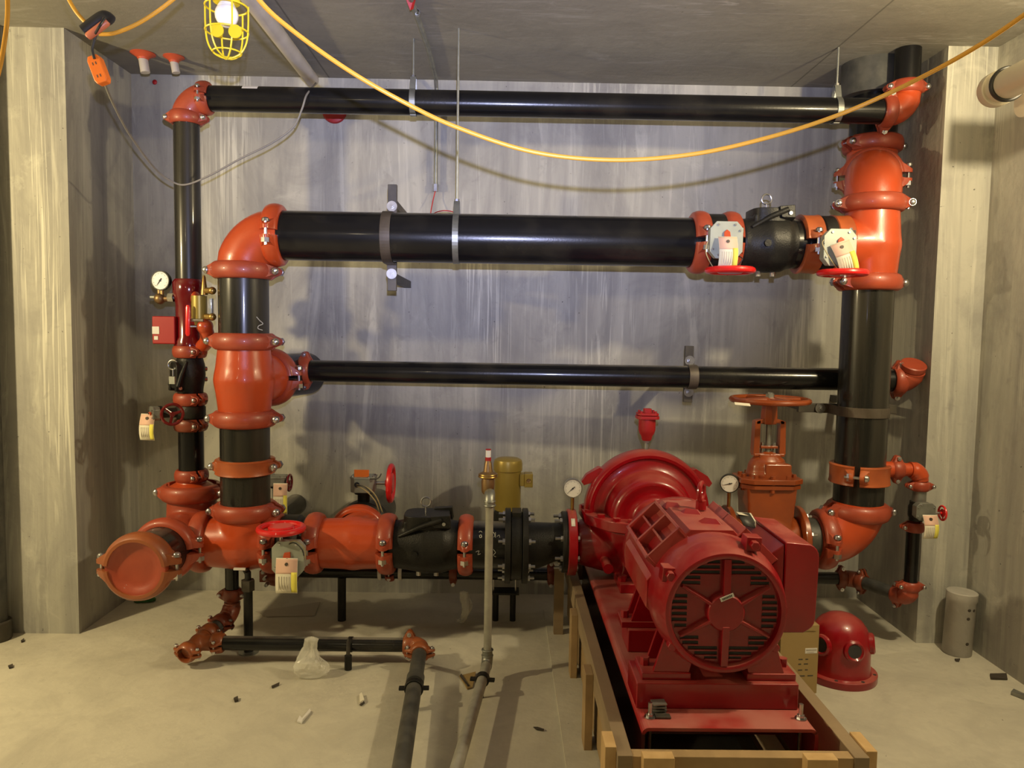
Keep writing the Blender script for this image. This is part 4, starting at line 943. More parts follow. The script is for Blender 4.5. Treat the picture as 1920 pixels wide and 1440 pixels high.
a.bx(.310, .330, PY-.1515, PY-.1505, HZ+.05, HZ+.095) if False else a.T
a = M(frame((.325, PY, HZ+.02), X)); a.ring([(.1525, -.009), (.1532, -.009), (.1532, .009), (.1525, .009)], 10, math.radians(0), math.radians(0)+.001) if False else None
st = M(); ang0 = math.radians(48)
pts = [(PY-.1528*math.cos(q), HZ+.02+.1528*math.sin(q)) for q in (math.radians(42), math.radians(50), math.radians(58))]
for (y0_, z0_), (y1_, z1_) in zip(pts, pts[1:]):
    v4 = [st.v((x_, y_, z_)) for x_, y_, z_ in ((.316, y0_, z0_), (.334, y0_, z0_), (.334, y1_, z1_), (.316, y1_, z1_))]; st.face(v4)
st.obj('sticker', 'white', pu, solid=.0008)
for k, (x_, w_) in enumerate(((PX-.1, .03), (PX+.11, .03))):
    M().hexn((x_-.03, PY-.2, .385), (x_-.03, PY-.2, .41), .02).obj('foot_bolt', 'red', pu)

# ---- air release valve
tz = SZ+.285; t = thing('air_release_valve', (PX-.004, PY, tz), 'small red air release valve standing on top of the pump', 'valve')
ax_ = PX-.004; vz = lambda py: RZ(py, ax_, PY)
M().tube((ax_, PY, tz-.005), (ax_, PY, vz(824)), .0105, seg=14).obj('nipple', 'galv', t)
M().hexn((ax_, PY, vz(830)), (ax_, PY, vz(822)), .018).obj('reducer_bushing', 'zinc', t)
a = M(Matrix.Translation((ax_, PY, 0))); a.lathe([(.018, vz(826)), (.022, vz(824)), (.026, vz(817)), (.033, vz(813)), (.0385, vz(806)), (.0385, vz(784)), (.035, vz(783))], 28); a.obj('valve_body', 'redpaint', t)
a = M(Matrix.Translation((ax_, PY, 0))); a.prism(oct_(.050, .045, .3), vz(785), vz(779)); a.prism(oct_(.047, .043, .3), vz(778), vz(774)); a.prism(oct_(.018, .018, .3), vz(775), vz(766)); c_ = a.obj('cover', 'redpaint', t, bevel=.002)
for k in range(4):
    q = PI/4+k*PI/2; M().hexn((ax_+.046*math.cos(q), PY+.040*math.sin(q), vz(779)), (ax_+.046*math.cos(q), PY+.040*math.sin(q), vz(770)), .006).obj('cover_bolt', 'redpaint', c_)
a = M(Matrix.Translation((ax_, PY, 0)));
for k in range(3):
    q0 = math.radians(-88+k*9); q1 = q0+math.radians(9)
    v4 = [a.v((.0376*math.cos(q_), .0376*math.sin(q_), z_)) for q_, z_ in ((q0, vz(805)), (q1, vz(805)), (q1, vz(788)), (q0, vz(788)))]; a.face(v4)
a.obj('label_plate', 'white', t, solid=.0006)
gp = at(1074, 916, PY-.02)
gauge(gp, (-.05, -1, .0), .044, 'white pressure gauge with thin rim on the pump suction flange', needle=222, rim='zinc', stem=.075)
gp = at(1368, 907, PY-.03)
gauge(gp, (-.25, -1, .0), .043, 'pressure gauge with thick black rim left of the gate valve', needle=195, rim='wirek', stem=.085)

# ---- motor
mo = thing('electric_motor', (PX, MY+.35, .425), 'big red electric motor with six spoked end bell facing the viewer', 'motor')
T = xz((PX, MY, SZ))
RF = .172
a = M(T); a.lathe([(.001, -.75), (.14, -.75), (.185, -.70), (.203, -.66), (.203, -.62), (.197, -.615), (.197, -.16), (.203, -.155), (.203, -.10), (.198, -.06), (.186, -.018), (RF+.008, -.002), (RF, 0), (RF-.008, -.003), (RF-.011, -.022), (.001, -.022)], 72)
a.obj('frame_shell', 'red', mo, ang=40)
# end bell face: hub, ribs
a = M(T); a.lathe([(.060, -.03), (.056, -.004), (.052, .001), (.001, .001)], 40)
for deg in (90, 270): 
    a.T = T @ Matrix.Rotation(math.radians(deg), 4, 'Z'); a.hull([(.04, s*.014, -.03) for s in (1, -1)]+[(.04, s*.010, .004) for s in (1, -1)]+[(RF-.01, s*.014, -.03) for s in (1, -1)]+[(RF-.01, s*.010, -.002) for s in (1, -1)])
for deg in (31, 149, 209, 331):
    a.T = T @ Matrix.Rotation(math.radians(deg), 4, 'Z'); a.hull([(.05, s*.009, -.03) for s in (1, -1)]+[(.05, s*.004, .002) for s in (1, -1)]+[(RF-.02, s*.009, -.03) for s in (1, -1)]+[(RF-.02, s*.003, -.006) for s in (1, -1)])
a.T = T; a.obj('end_bell_ribs', 'red', mo, bevel=.002)
def slot(x0, x1, y):
    o_ = M(T).bx(x0, x1, y-.0042, y+.0042, -.0225, -.0212).obj('vent_slot', 'ink', mo); M(T).bx(x0, x1, y-.0080, y-.0050, -.022, -.0165).obj('louvre', 'red', o_)
for k, (xm, y) in enumerate(((.055, .150), (.085, .134), (.105, .118), (.122, .102), (.13, .086))):
    for s in (1, -1):
        lo_ = .018 if k < 3 else .075; slot(*sorted((s*lo_, s*xm)), y); slot(*sorted((s*lo_, s*xm)), -y+.006 if k else -y+.01)
for y in (.046, .028, .010, -.008, -.026, -.044):
    for s in (1, -1): slot(*sorted((s*.112, s*(.156 if abs(y) < .03 else .148))), y)
for (px, py) in ((1256, 1078), (1413, 1021)):
    p = at(px, py, MY+.035); a = M(xz(p)); a.hexn((0, 0, -.005), (0, 0, .022), .0145); a.prism([(-.024, -.022), (.024, -.022), (.026, .020), (-.02, .022)], -.05, 0); a.obj('end_bell_bolt', 'red', mo, bevel=.003)
for q in (-35, -145):
    c_ = Vector((PX+.188*math.cos(math.radians(q)), MY+.03, SZ+.188*math.sin(math.radians(q)))); M(xz(c_)).hexn((0, 0, -.01), (0, 0, .02), .014).obj('end_bell_bolt', 'red', mo, bevel=.003)
# louvre hoods on both shoulders
for s in (1, -1):
    q = math.radians(90+s*44); T2 = frame((PX+.197*math.cos(q), MY+.36, SZ+.197*math.sin(q)), (math.cos(q), 0, math.sin(q)), Y)   # z radial, x along Y
    a = M(T2); L_, W_, H_ = .19, .072, .03
    a.bx(-L_, L_, -W_, -W_+.010, -.03, H_); a.bx(-L_, L_, W_-.010, W_, -.03, H_); a.bx(-L_, -L_+.014, -W_, W_, -.03, H_); a.bx(L_-.014, L_, -W_, W_, -.03, H_); a.bx(-.007, .007, -W_, W_, -.03, H_)
    a.bx(-L_, L_, -.004, .004, -.02, H_-.006); a.bx(-L_, L_, -W_, W_, -.03, -.008)
    a.obj('air_intake_hood', 'red_dusty', mo, bevel=.002)
# side plates flattening the frame, top pads, lifting eye
a = M(T)
for s in (1, -1): a.hull([(s*.15, y_, z_) for y_ in (-.10, .10) for z_ in (-.18, -.60)]+[(s*.203, y_, z_) for y_ in (-.05, .04) for z_ in (-.18, -.60)])
a.hull([(x_, .15, z_) for x_ in (-.12, .12) for z_ in (-.18, -.60)]+[(x_, .203, z_) for x_ in (-.07, .07) for z_ in (-.18, -.60)])
a.obj('frame_flats', 'red_dusty', mo, bevel=.004)
for (x_, y_, z_, sc) in ((-.055, .205, -.50, 1), (-.01, .205, -.40, 1.2), (.02, .205, -.27, 1.3)):
    a = M(T); a.hull([(x_-.035*sc, y_-.01, z_-.03), (x_+.035*sc, y_-.01, z_-.015), (x_+.03*sc, y_-.01, z_+.03), (x_-.03*sc, y_-.01, z_+.015), (x_-.018, y_+.014, z_-.012), (x_+.018, y_+.014, z_+.008)]); a.obj('top_pad', 'red', mo, bevel=.004)
c_ = at(1315, 922, MY+.44); a = M(frame(c_, (1, -.55, 0))); a.torus(.031, .0085, 28, 10); a.T = Matrix(); a.tube(c_-Z*.03, c_-Z*.062, .018); a.obj('lifting_eye', 'red', mo)
# feet
for s in (1, -1):
    for y0_, y1_ in ((2.22, 2.34), (2.62, 2.72)):
        a = M(); a.bx(*sorted((PX+s*.085, PX+s*.235)), y0_, y1_, .425, .447)
        for yy in (y0_+.006, y1_-.018): a.hull([(PX+s*.20, yy, .447), (PX+s*.20, yy+.012, .447), (PX+s*.09, yy, .447), (PX+s*.09, yy+.012, .447), (PX+s*.165, yy, .56), (PX+s*.165, yy+.012, .56), (PX+s*.08, yy, .49), (PX+s*.08, yy+.012, .49)])
        f_ = a.obj('foot', 'red', mo, bevel=.003)
        M().hexn((PX+s*.215, (y0_+y1_)/2, .447), (PX+s*.215, (y0_+y1_)/2, .472), .014).obj('foot_bolt', 'red', f_)
# conduit box
a = M(); a.hull([(.865, 2.36, .57), (.865, 2.36, .78), (.865, 2.66, .57), (.865, 2.66, .78), (.90, 2.35, .53), (.90, 2.35, .81), (.90, 2.67, .53), (.90, 2.67, .81)])
cb = a.obj('conduit_box', 'red', mo, bevel=.004)
a = M(frame((0, 2.345, 0), Y, X)); r_ = .045
pl = [(.902, .525), (.97, .525)] + arc(1.012-r_, .57, r_*.9, -60, 0, 3) + [(1.012, .75)] + arc(1.012-r_, .815-r_, r_, 0, 70, 4) + [(.902, .82)]
a.prism([(x_, -z_) for x_, z_ in pl], 0, .335); a.obj('box_cover', 'red', cb, bevel=.005)
# sticker on the hub
a = M(xz(at(1364, 1120, MY-.006)) @ Matrix.Rotation(.42, 4, 'Z')); a.bx(-.022, .020, -.006, .006, -.0005, .0008); k_ = a.obj('sticker', 'white', mo)
a = M(xz(at(1364, 1120, MY-.006)) @ Matrix.Rotation(.42, 4, 'Z'))
for k in range(7): a.bx(-.016+k*.0045, -.013+k*.0045, -.003, .003, .0008, .0011)
a.obj('printed_text', 'ink', k_)
# papers lying behind the shoulder
t = thing('booklet', at(1405, 965, 2.62), 'creased paper manual lying on the motor by the conduit box', 'papers')
p0, p1, p2, p3 = at(1383, 962, 2.62), at(1405, 962, 2.66), at(1425, 992, 2.6), at(1395, 985, 2.58)
a = M(); a.face([a.v(p) for p in (p0, p1, p2, p3)]); a.obj('sheet', 'wirek', t, solid=.002)
a = M(); a.face([a.v(p) for p in (at(1380, 960, 2.62), at(1400, 961, 2.67), at(1407, 968, 2.65), at(1385, 965, 2.60))]); a.face([a.v(p) for p in (at(1400, 961, 2.67), at(1408, 962, 2.67), at(1427, 993, 2.59), at(1418, 990, 2.59))]); a.obj('folded_page', 'paper', t, solid=.0015)

# ---- crate
zt_ = .315; ci0, ci1, cy0, cy1, tb = .372, .985, 2.04, 3.80, .042
cr = thing('wooden_crate', ((ci0+ci1)/2, (cy0+cy1)/2, 0), 'open pale wooden crate frame around the red pump base', 'crate')
def board(nm, m_, *b, **k): o_ = M().bx(*b).obj(nm, m_, cr, bevel=.002); return o_
board('side_rail', 'woodx', ci0-tb, ci0, cy0-tb, cy1, zt_-.09, zt_); board('side_rail', 'woodx', ci1, ci1+tb, cy0-tb, cy1, zt_-.09, zt_)
board('side_panel', 'wood', ci0-.025, ci0-.008, cy0-tb, cy1, .02, zt_-.09); board('side_panel', 'wood', ci1+.008, ci1+.025, cy0-tb, cy1, .02, zt_-.09)
board('end_rail', 'wood', ci0, ci1, cy0-.038, cy0, zt_-.10, zt_-.004); board('end_panel', 'wood', ci0, ci1, cy0-.02, cy0-.006, .02, zt_-.10); board('end_rail', 'wood', ci0, ci1, cy1-.04, cy1, zt_-.10, zt_)
for yy in (2.55, 3.1): board('side_batten', 'wood', ci0-tb-.028, ci0-tb, yy, yy+.085, 0, zt_-.03)
board('side_batten', 'woodend', ci0-tb-.032, ci0-tb, cy0-.02, cy0+.065, 0, zt_+.012); board('side_batten', 'woodend', ci1+tb, ci1+tb+.032, cy0-.02, cy0+.085, 0, zt_+.006)
for xx in (.395, .84): board('end_batten', 'woodend', xx, xx+.085, cy0-.038-.036, cy0-.038, 0, zt_+.012)
for xx in (ci0+.03, ci1-.12): board('skid', 'woodx', xx, xx+.09, cy0, cy1, .0, .10)
for yy in (2.08, 2.6, 3.2, 3.7): board('cross_bearer', 'woodx', ci0, ci1, yy, yy+.09, .10, .183)
a = M(); p = at(1047, 1070, 3.6)
tp = thing('timber_post', (p.x, 3.6, 0), 'upright brown timber behind the crate beside the pump flange', 'timber'); M().bx(p.x-.02, p.x+.025, 3.56, 3.60, 0, p.z+.02).obj('post', 'woodx', tp)
struct('trim_1', M().bx(ci0-.14, ci1+.14, 1.5, 3.9, -.02, .012), 'floor', 'low concrete pad under the crate')

# ---- relief valve pipe 
gy = 3.10; gX = HX(915, .3, gy); zb0 = .095
t = thing('relief_pipe', (gX, gy, 0), 'tall thin grey galvanized pipe bending along the floor to the viewer', 'pipe')
ztop = RZ(945, gX, gy); zbend = RZ(1238, gX, gy)
q2 = at(862, 1420, 2.0); 
lo_, hi_ = 1.2, 3.0
for _ in range(40):
    m_ = (lo_+hi_)/2
    if zat(862, 1420, m_) > zbend-.01: lo_ = m_
    else: hi_ = m_
q2 = at(862, 1420, lo_); dq = (q2-Vector((gX, gy, zbend-.01))).normalized()
a = M(); a.tube((gX, gy, zbend+.01), (gX, gy, ztop), .0165, seg=20); a.obj('riser_tube', 'galvp', t)
a = M(); b0 = Vector((gX, gy, zbend-.01)); a.tube(b0, b0+dq*1.9, .0215, seg=24); a.obj('floor_tube', 'galvp', t)
a = M(); a.sweep(elbow_pts((gX, gy, zbend-.012), Z, dq, .035, 8), .0235, 20); a.tube((gX, gy, zbend+.022), (gX, gy, zbend+.05), .0215); 
for zz in (zbend+.022, zbend+.046): a.T = Matrix.Translation((gX, gy, zz)); a.torus(.0225, .003, 24, 8)
a.obj('elbow', 'galv', t)
a = M(); a.sweep(elbow_pts((gX, gy, ztop+.035), -Z, Y, .035, 8, .01), .0225, 20); a.T = Matrix.Translation((gX, gy, ztop-.005)); a.torus(.023, .004, 24, 8); a.T = Matrix.Translation((gX, gy, ztop+.012)); a.torus(.023, .003, 24, 8); a.obj('top_elbow', 'galv', t)
cs2 = b0+dq*.155; clamp_stand(cs2, dq, .0215, 'small black clamp stand under the grey pipe at its bend', leg_r=.006)
vy = gy+.06; vX = HX(914, .7, vy); vz = lambda py: RZ(py, vX, vy)
t = thing('relief_valve', (vX, vy, vz(925)), 'brass relief valve with red and white cap in front of the gold motor', 'valve')
a = M(Matrix.Translation((vX, vy, 0))); a.lathe([(.020, vz(926)), (.026, vz(922)), (.028, vz(905)), (.026, vz(897)), (.036, vz(895)), (.040, vz(892)), (.040, vz(889)), (.030, vz(886)), (.020, vz(884)), (.015, vz(868)), (.013, vz(866)), (.012, vz(862))], 28)
a.obj('valve_body', 'bronze', t)
a = M(Matrix.Translation((vX, vy, 0))); a.torus(.038, .004, 28, 8, z=vz(893)); a.torus(.038, .003, 28, 8, z=vz(889)); a.obj('flange_rings', 'brass', t)
M().tube((vX, vy, vz(866)), (vX, vy, vz(857)), .0125, seg=16).obj('red_band', 'redpaint', t)
M().tube((vX, vy, vz(857)), (vX, vy, vz(844)), .0110, seg=16).obj('white_band', 'white', t)
M().tube((vX, vy, vz(844)), (vX, vy, vz(842)), .0112, seg=16).obj('cap_top', 'redpaint', t)

# ---- jockey pump behind the header
jy = 3.86; jX = HX(952, .7, jy); jz = lambda py: RZ(py, jX, jy)
t = thing('jockey_pump', (jX, jy, rz-.06), 'upright pump with a gold cylindrical motor behind the header', 'pump')
a = M(Matrix.Translation((jX, jy, 0))); a.lathe([(.066, jz(955)), (.068, jz(950)), (.068, jz(882)), (.0745, jz(881)), (.0745, jz(868)), (.070, jz(862)), (.055, jz(859)), (.001, jz(858))], 44); a.obj('motor_shell', 'gold', t)
a = M(); bz0 = jz(897); a.bx(jX+.060, jX+.085, jy-.04, jy+.02, bz0-.032, bz0+.030); cb = a.obj('terminal_box', 'gold', t, bevel=.003)
M().bx(jX+.085, jX+.128, jy-.045, jy+.025, bz0-.037, bz0+.032).obj('box_lid', 'gold', cb, bevel=.003)
M(xz((jX+.106, jy-.046, bz0-.002))).lathe([(.001, .001), (.008, .001), (.011, .004), (.011, -.003)], 20).obj('knockout_plug', 'bronze', cb)
a = M(Matrix.Translation((jX, jy, 0))); a.lathe([(.001, rz-.065), (.055, rz-.062), (.062, rz-.05), (.062, rz+.05), (.055, rz+.06), (.055, jz(985)), (.07, jz(980)), (.07, jz(960)), (.06, jz(955))], 36); a.obj('stage_casing', 'blackm', t)
for s in (1, -1):
    M(frame((jX+s*.155, jy, rz), X)).lathe([(.001, -.01), (.058, -.01), (.058, .01), (.001, .01)], 32).obj('port_flange', 'blackm', t)
    M().tube((jX, jy, rz), (jX+s*.15, jy, rz), .03).obj('port', 'blackm', t)
# twin legged stand under the flanges
l1, l2 = atz(929, 1163, 0), atz(961, 1163, 0)
t = thing('pipe_stand', ((l1.x+l2.x)/2, l1.y, 0), 'twin legged black stand under the bolted flanges', 'pipe stand')
for q in (l1, l2): M().tube((q.x, l1.y, 0), (q.x, l1.y, RZ(1107, q.x, l1.y)), .015, seg=16).obj('leg', 'blackm', t)
zz = RZ(1108, l1.x, l1.y); M().bx(l1.x-.03, l2.x+.03, l1.y-.06, l1.y+.03, zz, zz+.010).obj('bracket', 'blackm', t)
for q in (l1.x-.012, l2.x+.012): M().tube((q, l1.y-.03, zz), (q, l1.y-.03, HZ-.13), .004, seg=8).obj('rod', 'zinc', t)

# ================================================================== SUPPORTS
def strut_clamp(c, axis, sdir, r, half, bolt_off, label, wall=True, arms=None, m='bandm'):
    "strut behind the pipe, band round its front, two round washers"
    c = Vector(c); t = thing('strut_clamp', c, label, 'pipe support'); sdir = Vector(sdir); axis = Vector(axis)
    T = frame(c, axis, sdir)                      # x along strut, y = axis x sdir
    back = T.to_3x3().transposed() @ Y; sg = 1 if back.y > 0 else -1
    a = M(T); y0_, y1_ = sorted((sg*(r+.004), sg*(r+.030)))
    a.bx(-half[0], half[1], y0_, y1_, -.021, .021); a.obj('strut', 'strut', t, bevel=.002)
    a = M(T); yy = sg*(r-.0); n = 26; loop_o, loop_i = [], []
    for k in range(n+1):
        q = PI*k/n; loop_o.append((-(r+.006)*math.cos(q), -sg*(r+.006)*math.sin(q))); loop_i.append((-(r+.001)*math.cos(q), -sg*(r+.001)*math.sin(q)))
    for k in range(n): a.prism([loop_o[k], loop_o[k+1], loop_i[k+1], loop_i[k]], -.022, .022)
    for s in (1, -1):
        x0_, x1_ = sorted((s*(r+.001), s*(r+.006))); a.bx(x0_, x1_, *sorted((0, sg*(r-.001))), -.022, .022)
        x0_, x1_ = sorted((s*(r+.001), s*(bolt_off+.018))); a.bx(x0_, x1_, *sorted((sg*(r-.002), sg*(r+.004))), -.022, .022)
    a.obj('band', m, t, bevel=.001)
    for s in (1, -1):
        a = M(T); y_ = sg*(r-.002); a.tube((s*bolt_off, y_, 0), (s*bolt_off, y_-sg*.004, 0), .024, seg=28); w_ = a.obj('washer', 'zinc', t)
        a = M(T); a.hexn((s*bolt_off, y_-sg*.004, 0), (s*bolt_off, y_-sg*.012, 0), .012); a.tube((s*bolt_off, y_-sg*.012, 0), (s*bolt_off, y_-sg*.018, 0), .006, seg=10); a.obj('nut', 'zinc', w_)
    for off_ in (arms or []):
        a = M(); p = c+sdir*off_; yb_ = c.y+r+.030; a.bx(p.x-.018, p.x+.018, yb_, BW, p.z-.018, p.z+.018); a.obj('wall_arm', 'strut', t)
    return t
zc_ = BZ; x_ = HX(728, BZ, HY)
strut_clamp((x_, HY, BZ), X, Z, R8, (BZ-zat(728, 545, HY+R8), zat(728, 345, HY+R8)-BZ), .155, 'tall dark strut clamp with two round washers on the big pipe', arms=[.17, -.17])
x_ = HX(1297, LZ, LY)
x_ = onlow(1297); strut_clamp((x_.x, x_.y, x_.z), X, Z, RL, (.13, .150), .078, 'small dark strut clamp holding the low pipe to the wall', arms=[0])
z_ = RZ(775, XR, HY)
strut_clamp((XR, HY, z_+.01), Z, X, R8, (.25, .22), .150, 'horizontal dark strut clamp around the tall right riser', arms=[.17, -.2])
def hanger(px, pipe_c, r, py_top, label):
    c = Vector(pipe_c); t = thing('pipe_hanger', c, label, 'pipe hanger')
    T = frame(c, X, Z)
    a = M(T); n = 40; top = r+.055; lo, li = [], []
    for k in range(n+1):
        q = math.radians(28)+(2*PI-math.radians(56))*k/n
        lo.append(((r+.0045)*math.cos(q), (r+.0045)*math.sin(q))); li.append(((r+.001)*math.cos(q), (r+.001)*math.sin(q)))
    lo = [(top, .013)] + lo + [(top, -.013)]; li = [(top, .010)] + li + [(top, -.010)]
    for k in range(len(lo)-1): a.prism([lo[k], lo[k+1], li[k+1], li[k]], -.013, .013)
    a.bx(top-.003, top, -.013, .013, -.013, .013)
    a.obj('clevis_band', 'galv', t)
    M().tube((c.x, c.y, c.z+top-.02), (c.x, c.y, CZ), .0052, seg=10).obj('threaded_rod', 'galv', t)
    M().hexn((c.x, c.y, c.z+top), (c.x, c.y, c.z+top+.01), .011).obj('nut', 'zinc', t)
    return t
hanger(0, (HX(775, TZ, TY), TY, TZ), R4, 95, 'short rod hanger on the left half of the top pipe')
hanger(0, (HX(1567, TZ, TY), TY, TZ), R4, 110, 'short rod hanger near the right end of the top pipe')
hanger(0, (HX(856, BZ, HY), HY, BZ), R8, 52, 'long rod hanger carrying the big pipe from the ceiling')

# ================================================================== CEILING SERVICES
def cable(name, pts, r, m_, label, cat, n=10): return tag(M().sweep(catmull(pts, n), r, 10).obj(name, m_), label, cat)
cable('power_cord', [at(420, -90, 1.75)+Z*.02, at(486, 0, 1.85), at(560, 66, 1.95), at(660, 136, 2.05), at(760, 193, 2.1), at(860, 240, 2.1), at(1000, 285, 2.1), at(1150, 300, 2.1), at(1300, 289, 2.1), at(1440, 258, 2.1), at(1560, 220, 2.1), at(1660, 178, 2.05), at(1760, 128, 2.0), at(1850, 76, 1.9), at(1940, 14, 1.8)], .0058, 'ycord', 'long yellow cord sagging across the picture above the pipes', 'cord')
cable('power_cord', [at(118, -22, 2.5), at(140, 18, 2.5), at(163, 45, 2.5), at(176, 56, 2.5)], .0062, 'ycord', 'short yellow cord entering the taped joint from the left', 'cord')
cable('power_cord', [at(186, 64, 2.5), at(215, 62, 2.5), at(255, 46, 2.5), at(300, 18, 2.5), at(345, -18, 2.5)], .0062, 'ycord', 'short yellow cord leaving the taped joint to the right', 'cord')
cable('power_cord', [at(14, -15, 2.3), at(14, 30, 2.3), at(9, 75, 2.3), at(0, 125, 2.3), at(-14, 175, 2.3)], .0062, 'ycord', 'yellow cord hanging at the left edge', 'cord')
t = thing('taped_joint', at(183, 48, 2.48), 'black and salmon taped cord joint under the ceiling', 'taped cord joint')
M().sweep(catmull([at(156, 60, 2.5), at(175, 45, 2.5), at(196, 32, 2.5), at(208, 40, 2.5)], 6), [.010]+[.020]*17+[.014], 14).obj('black_tape', 'tape', t)
M().sweep([at(164, 70, 2.46), at(166, 68, 2.46), at(200, 42, 2.46), at(202, 40, 2.46)], [.009, .012, .012, .009], 14).obj('salmon_tape', 'copper', t)
M().sweep(catmull([at(196, 34, 2.44), at(186, 50, 2.43), at(178, 64, 2.46)], 4), .004, 8).obj('tape_strap', 'tape', t)
cable('hanging_wire', [at(181, 62, 2.48), at(175, 82, 2.48), at(173, 95, 2.48), at(177, 110, 2.48)], .0045, 'wirek', 'short black wire holding the orange outlet box', 'wire')
bc = at(186, 132, 2.5); dv = (at(195, 156, 2.5)-at(177, 108, 2.5)).normalized()
T = frame(bc, Vector((0, -1, 0)), dv.cross(Vector((0, -1, 0)))*1); t = thing('outlet_box', bc, 'bright orange in-line outlet box hanging on a grey cord', 'outlet box')
a = M(T); a.prism(oct_(.021, .045, .3), -.016, .016); a.obj('housing', 'obox', t, bevel=.004)
a = M(T)
for yy in (.018, -.022):
    for xx in (-.006, .004): a.bx(xx, xx+.003, yy, yy+.009, .016, .0165)
a.obj('socket_slots', 'bandm', t)
cable('grey_cord', [at(197, 158, 2.52), at(215, 200, 2.8), at(245, 255, 3.1), at(290, 315, 3.38), at(322, 340, 3.47), at(350, 346, 3.49), at(395, 328, 3.49), at(450, 298, 3.49), at(510, 268, 3.49), at(550, 238, 3.49), at(566, 205, 3.49), at(574, 180, 3.50), at(584, 166, 3.6), at(592, 156, 3.95)], .0042, 'gcord', 'thin grey cord looping from orange box to white conduit', 'cord', 12)
e_ = at(588, 156, 4.08); s_ = atz(462, -30, e_.z+.0)
p0 = at(575, 142, 3.9); s0 = at(462, -22, 2.75)
e_.z = CZ-.05; 
a = M(); pA = Vector((e_.x, 4.06, CZ-.042)); pB = at(455, -30, 2.6); pB = atz(472, 0, CZ-.045); pA = atz(582, 146, CZ-.045); pB = pB+(pB-pA)*.3; pA = pA+(pA-pB).normalized()*.03
a.tube(pB, pA, .036, seg=28); tag(a.obj('conduit', 'conduit'), 'thick off white conduit running under the ceiling to the wall', 'conduit')
zg = CZ-.014; yc = 4.13; g_ = [atz(768, -8, zg), atz(787, 45, zg), atz(803, 90, zg)]
xg = HX(818, 2.5, yc)
pts = [g_[0], g_[1], g_[2], Vector((xg, yc-.05, zg)), Vector((xg, yc-.012, zg-.04)), Vector((xg, yc-.012, 2.4)), Vector((xg, yc-.012, RZ(355, xg, yc)))]
a = M(); a.sweep(catmull(pts[:3], 6)+pts[3:], .0105, 14); tag(a.obj('conduit', 'galv'), 'thin grey conduit turning from ceiling down the wall', 'conduit')
zz = RZ(357, xg, yc); M_ = M(); M_.hexn((xg, yc-.012, zz-.008), (xg, yc-.012, zz+.03), .016); tag(M_.obj('conduit_connector', 'zinc'), 'silver connector at the lower end of the thin conduit', 'connector')
cable('red_wire', [Vector((xg, yc-.012, zz)), at(811, 380, 4.1), at(808, 402, 4.05), at(818, 398, 3.95), at(832, 395, 3.9), at(848, 397, 3.95), at(856, 404, 4.1)], .0028, 'redwire', 'thin red wire looping out of the conduit behind the big pipe', 'wire')
t = thing('conduit_strap', atz(782, 22, CZ), 'silver one hole strap on the thin ceiling conduit', 'strap')
p = atz(782, 24, zg); a = M(frame(p, (g_[1]-g_[0]))); a.ring([(.011, -.01), (.014, -.01), (.014, .01), (.011, .01)], 20); a.obj('strap', 'zinc', t)
a = M(); p = atz(769, 5, CZ-.02); a.hull([p+Vector(v) for v in ((-.02, -.02, .02), (.02, -.02, .02), (.02, .02, .02), (-.02, .02, .02), (0, 0, -.03), (.012, .01, -.02))]); tag(a.obj('ceiling_marker', 'redpaint'), 'small red plastic piece on the ceiling beside the thin conduit', 'marker')
# ceiling sleeves at left
for px, py, s, lb in ((268, 100, 1.05, 'left'), (326, 106, .9, 'right')):
    p = atz(px, py, CZ); t = thing('ceiling_sleeve', p, '%s of two orange ceiling sleeves with white pipe stub' % lb, 'pipe sleeve')
    a = M(Matrix.Translation(p)); a.lathe([(.055*s, 0), (.056*s, -.004), (.042*s, -.010), (.026*s, -.022), (.024*s, -.03), (.001, -.03)], 32); a.obj('collar', 'orange_sleeve', t)
    a = M(); a.tube(p-Z*.025, p-Z*.088*s+X*.01, .021*s); a.obj('pipe_stub', 'conduit', t)
p = at(290, 154, 4.14); a = M(); a.ball(p, .013, sy=.4); tag(a.obj('wall_patch', 'redpaint'), 'tiny red dab on the wall above the left elbow', 'paint mark')
p = at(627, 208, 4.145); a = M(frame(p, -Y)); a.lathe([(.001, .016), (.05, .016), (.062, .010), (.066, -.003)], 30); tag(a.obj('wall_sleeve', 'redpaint'), 'red plastic sleeve on the wall half hidden by the top pipe', 'pipe sleeve')
# cage lamp
L0 = at(425, 22, 2.3); t = thing('cage_lamp', L0+Z*.06, 'yellow plastic cage lamp with unlit white bulb hanging from the ceiling', 'lamp'); s_ = 2.3/F
zz = lambda py: L0.z-(py-22)*s_
a = M(Matrix.Translation((L0.x, L0.y, 0))); a.lathe([(.020, zz(-30)), (.024, zz(-28)), (.024, zz(-2)), (.038, zz(0)), (.038, zz(6)), (.018, zz(8))], 24); a.obj('socket', 'ycage', t)
a = M(); a.bx(L0.x-.03, L0.x+.03, L0.y-.035, L0.y-.028, zz(8), zz(-2)); a.obj('latch', 'ycage', t, bevel=.002)
a = M(); a.ball((L0.x, L0.y, zz(28)), .0335, sz=1.05); a.tube((L0.x, L0.y, zz(18)), (L0.x, L0.y, zz(3)), .016, .02) if False else a.tube((L0.x, L0.y, zz(3)), (L0.x, L0.y, zz(14)), .017, .026); a.obj('bulb', 'bulb', t)
cg = thing('cage', (L0.x, L0.y, zz(60)), None, None); cg.parent = t; cg.location = Vector((L0.x, L0.y, zz(60)))-t.location
a = M(Matrix.Translation((L0.x, L0.y, 0)))
a.torus(.060, .0028, 36, 8, z=zz(14)); a.torus(.060, .0026, 36, 8, z=zz(57)); a.torus(.040, .0024, 30, 8, z=zz(94))
